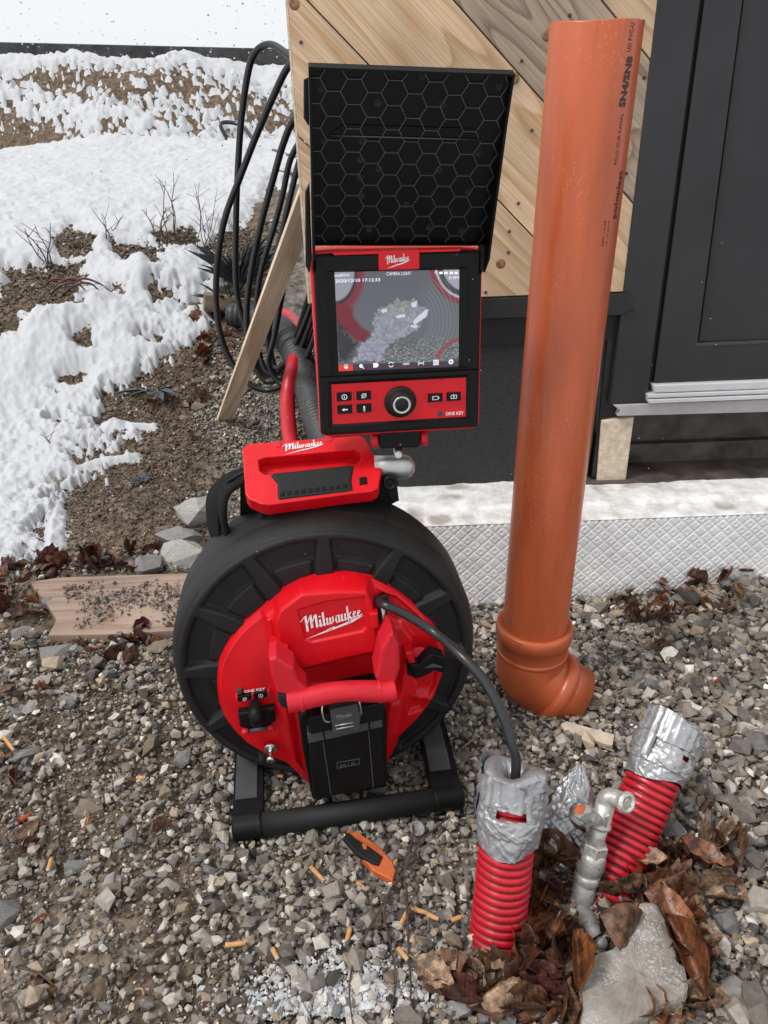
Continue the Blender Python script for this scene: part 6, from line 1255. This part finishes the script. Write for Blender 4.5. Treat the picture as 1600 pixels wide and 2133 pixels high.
heap([(1420, 1720), (1470, 1715), (1520, 1760), (1530, 1800), (1500, 1890), (1450, 1890), (1430, 1800)], 9, .07, .10, .03, 'leaf lying over stones right of the leaning red pipe', 'leaves over the right stones', (1, 2, 0), plane=True)
heap([(1270, 2110), (1330, 2090), (1420, 2090), (1480, 2060), (1490, 2133), (1280, 2150)], 10, .06, .10, .03, 'leaf at the lower edge of the concrete slab', 'leaves below the slab', (0, 1, 2), plane=True)
heap([(940, 2010), (1010, 1980), (1075, 2010), (1070, 2110), (970, 2110), (860, 2050), (900, 2020)], 16, .05, .085, .03, 'leaf at the foot of the left red pipe', 'leaves under the left red pipe', (0, 2, 3, 0), plane=True)
heap([(1265, 1265), (1330, 1238), (1400, 1235), (1470, 1222), (1580, 1215), (1560, 1240), (1540, 1290), (1480, 1310), (1420, 1300), (1380, 1310), (1310, 1300)], 58, .045, .075, .05, 'leaf heaped against the foot of the white foam block', 'leaves against the foam block', (0, 0, 2, 1, 0), plane=True)
heap([(1375, 1310), (1410, 1310), (1400, 1365), (1370, 1360)], 4, .04, .07, .02, 'leaf trailing down from the heap at the foam block', 'leaves below the foam heap', (0, 2), plane=True)
heap([(0, 1180), (60, 1140), (100, 1150), (130, 1190), (280, 1180), (290, 1200), (110, 1205), (60, 1240), (90, 1290), (60, 1330), (0, 1300)], 36, .05, .10, .03, 'leaf around the left end of the wet board', 'leaves around the wet board', (3, 3, 0, 1), plane=True)
heap([(110, 1325), (330, 1320), (340, 1370), (250, 1400), (180, 1400)], 20, .04, .08, .02, 'leaf along the lower edge of the wet board', 'leaves below the wet board', (3, 1, 0), plane=True)
heap([(270, 1160), (300, 1150), (340, 1150), (330, 1190), (290, 1190)], 4, .05, .07, .02, 'leaf tucked between the grey stones above the board', 'leaves between the stones', (3, 1), plane=True)
heap([(400, 640), (470, 640), (510, 700), (500, 760), (430, 760), (390, 690)], 34, .05, .09, .03, 'leaf on the slope behind the hanging hose', 'leaves behind the hose coil', (3, 1, 0, 3))
heap([(300, 770), (460, 780), (440, 960), (300, 940)], 10, .04, .08, .02, 'leaf on the brown soil left of the batten', 'leaves on the brown soil', (1, 2, 0))
heap([(0, 1400), (340, 1420), (350, 2100), (0, 2100)], 10, .03, .06, .02, 'stray leaf on the stony soil in the left foreground', 'leaves in the left foreground', (0, 1, 3), plane=True)
# large single leaves
for x, y, L, rz, kd, mi, lab in [(1432, 1985, .13, 1.75, 1, 1, 'long curled rust leaf along the right edge of the concrete slab'), (1400, 1925, .13, 1.75, 7, 4, 'long glossy rust leaf rolled beside the slab top'), (1465, 1790, .10, -.6, 2, 1, 'big orange brown leaf bridging the stones at right'), (1380, 1830, .085, .4, 5, 1, 'broad red brown leaf right of the small black plant'), (1345, 1790, .075, -.3, 4, 2, 'crumpled straw coloured leaf beside the right pipe foot'), (1205, 2000, .10, 1.4, 1, 4, 'upright orange leaf left of the slab corner'), (1050, 2050, .09, .3, 5, 2, 'spotted yellow leaf below the left red pipe'),
    (1160, 1780, .11, -.8, 3, 0, 'large dark brown leaf under the tape wrapped stub'), (1300, 1880, .09, .2, 5, 0, 'brown leaf lying on the top corner of the concrete slab'), (195, 1270+70, .06, .1, 5, 2, 'pale frosted leaf under the wet board'), (60, 1730, .05, .8, 4, 0, 'rolled brown leaf beside the orange brick shard'), (30, 1610, .05, 1.9, 1, 3, 'dark red leaf at the left picture edge')]:
    p = aZ(x, y, (.085 if y == 1880 else .05) if 1000 < x else .02); 
    if x < 1000: p[2] = terr(p[:1], p[1:2])[0]+.015
    leaf(tuple(p), L, (r3.uniform(-.3, .3), r3.uniform(-.3, .3), rz), kd, mi, lab)

for poly_, n_, sd in (([(1100, 1700), (1210, 1750), (1300, 1790), (1440, 1790), (1455, 1900), (1450, 2080), (1400, 2133), (1080, 2133), (1040, 2060), (1095, 1900)], 2200, 1), ([(1265, 1275), (1330, 1240), (1580, 1215), (1540, 1290), (1420, 1310)], 700, 2)):
    pw = np.array([aZ(*q)[:2] for q in poly_]); rs = np.random.default_rng(sd); lo_, hi_ = pw.min(0), pw.max(0); X_ = rs.uniform(lo_[0], hi_[0], n_*3); Y_ = rs.uniform(lo_[1], hi_[1], n_*3); k_ = sdf(pw, X_, Y_) > 0; X_, Y_ = X_[k_][:n_], Y_[k_][:n_]; Z_ = terr(X_, Y_)+rs.uniform(.004, .022, len(X_))
    Rr = rotm(len(X_), rs); base = np.array([(-.5, 0, 0), (-.1, .22, .05), (.5, .05, .0), (.1, -.2, .07)]); v = np.einsum('nij,vj->nvi', Rr, base)*np.array([1, 1, .45])*rs.uniform(.012, .035, (len(X_), 1, 1))+np.stack([X_, Y_, Z_], 1)[:, None]
    o2 = mesh('leaf_litter', v.reshape(-1, 3), np.arange(len(X_)*4).reshape(-1, 4), M['litter'], None, origin=(0, 0, 0)); settint(o2, np.repeat(np.array([(.10, .05, .03), (.20, .08, .035), (.06, .03, .022), (.26, .15, .09)])[rs.integers(0, 4, len(X_))], 4, 0)); o2['kind'] = 'stuff'
# small dark plants
def sprig(px, n, L, lab, m, name='small_plant', up=.6, w=.32):
    p0 = onT(*px); t = thing(name, tuple(p0), 0, lab, 'plant')
    for i in range(n):
        a = i*2.4+r3.random(); tl = r3.uniform(.2, 1.); d = np.array([math.cos(a)*(1-up*.6), math.sin(a)*(1-up*.6), up*r3.uniform(.5, 1.3)]); d /= np.linalg.norm(d); s = np.cross(d, (0, 0, 1.)); s /= max(np.linalg.norm(s), 1e-6); l = L*r3.uniform(.6, 1.1); n_ = np.cross(s, d)
        b = p0+d*l*.3*tl; V = [b, b+d*l*.3+s*l*w*.5+n_*l*.06, b+d*l*.65+s*l*w*.5, b+d*l-n_*l*.15, b+d*l*.65-s*l*w*.5, b+d*l*.3-s*l*w*.5+n_*l*.06, b+d*l*.5-n_*l*.05]
        mesh('plant_leaf', V, [(0, 1, 6), (1, 2, 6), (2, 3, 6), (3, 4, 6), (4, 5, 6), (5, 0, 6)], m, t, True)
dk = mat('blackened_leaf', (.020, .024, .026), .6, var=.3, nscale=60, bump=.3)
sprig((1300, 1850), 12, .045, 'small blackish plant at the foot of the right red pipe', dk, w=.6); sprig((1262, 1880), 7, .035, 'tiny dark plant on the leaves left of the slab top', dk, w=.6); sprig((1092, 1985), 6, .035, 'small grey rosette right of the left red pipe foot', M['frost'], w=.9)
sprig((500, 600), 90, .26, 'dark tuft of frosted grass behind the hanging hose', M['frost'], 'grass_tuft', .75, .028); sprig((478, 640), 40, .17, 'second lower tuft of dark grass at the end of the old timber', M['frost'], 'grass_tuft', .6, .03)
sprig((320, 815), 12, .16, 'frosted dock leaves lying on the brown soil near the snow edge', M['frost'], 'weed', .15, .22); sprig((195, 868), 6, .09, 'small frosted weed at the snow edge', M['frost'], 'weed', .3, .25); sprig((300, 1000), 8, .05, 'grey green seedlings on the brown soil', M['frost'], 'weed', .3, .5); sprig((150, 935), 5, .07, 'dark weed half under the snow edge', M['frost'], 'weed', .3, .4)
# bare shrub stems poking through the snow
def shrub(px, n, L, lab, spread=.5, rr_=.004, name='bare_shrub'):
    p0 = onT(*px); t = thing(name, tuple(p0), 0, lab, 'bare shrub'); L_ = []
    for i in range(n):
        d = np.array([r3.uniform(-spread, spread), r3.uniform(-.2, .2), 1.]); P = [p0+np.array([r3.uniform(-.06, .06)*n/4, r3.uniform(-.05, .05), -.02])]
        for k in range(5): d = d+np.array([r3.uniform(-.35, .35), r3.uniform(-.2, .2), 0]); P.append(P[-1]+d/np.linalg.norm(d)*L/5)
        v, f = tube(P, [rr_, rr_*.35], 6, 3); mesh('stem', v, f, M['twig'], t, True)
        for k in (2, 3, 4):
            q = P[k]; v, f = tube([q, q+np.array([r3.uniform(-.08, .08), r3.uniform(-.03, .03), r3.uniform(.02, .09)])], [rr_*.5, rr_*.25], 5); mesh('side_shoot', v, f, M['twig'], t, True)
shrub((110, 560), 4, .28, 'dark bare stems curling out of the hollow in the snow at left', .9, .005); shrub((355, 505), 3, .42, 'thin bare stem standing in the snow mid slope', .25); shrub((420, 520), 4, .40, 'delicate bare weed left of the hanging hose', .5, .003); shrub((330, 500), 3, .22, 'short bare twigs over the earth hole in the snow', .8, .005); shrub((235, 500), 3, .18, 'low twig bent over the snow hummock', .9, .004); shrub((118, 935), 1, .12, 'single thin stalk at the lower snow edge', .2, .003); shrub((450, 540), 3, .3, 'bare weed in front of the dark grass tuft', .5, .003)
# exposed root clump in the hollow
for i in range(5):
    p = onT(90+i*14, 600+(i % 2)*14); v, f = tube([p+np.array([0, 0, .0]), p+np.array([.08, -.02, .05]), p+np.array([.16, .0, .02+.03*(i % 2)]), p+np.array([.22, 0, -.03])], [.004, .007, .005, .002], 8, 5); tag(mesh('exposed_root', v, f, LEAF[3], None, True), 'reddish exposed root in the earth hollow under the snow at left', 'root', 'roots in the snow hollow')

# ------------------------------------------------------------------ falling snow
fr_ = np.random.default_rng(77); N = 700; Yf = fr_.uniform(2.4, 9.5, N); Uf = fr_.uniform(-.56, .0, N); Zf = CAM_H+Yf*fr_.uniform(-.02, .32, N); X_ = Uf*Yf; ok_ = ~((X_ > -.22) & (Yf > 2.1)); 
Vs, Fs, o = [], [], 0; hv, hf = hull(9, 900)
for i in np.where(ok_)[0]:
    s_ = fr_.uniform(.0035, .0085)*(.4+.10*Yf[i]); v = hv*s_*fr_.uniform(.5, 1.3, 3)+np.array([X_[i], Yf[i], Zf[i]]); Vs.append(v); Fs.append(hf+o); o += len(hv)
N2 = 90
for i in range(N2):
    y_ = fr_.uniform(.9, 2.1); x_ = fr_.uniform(-.55, .55)*y_; z_ = CAM_H-fr_.uniform(.1, 1.)*y_*.6; v = hv*.0009*fr_.uniform(.6, 1.2)+np.array([x_, y_, z_]); Vs.append(v); Fs.append(hf+o); o += len(hv)
sf = mesh('falling_snow', np.vstack(Vs), np.vstack(Fs), M['flake'], None, origin=(0, 0, 0)); sf['kind'] = 'stuff'; sf['label'] = 'sparse snowflakes falling through the air over the snow field'
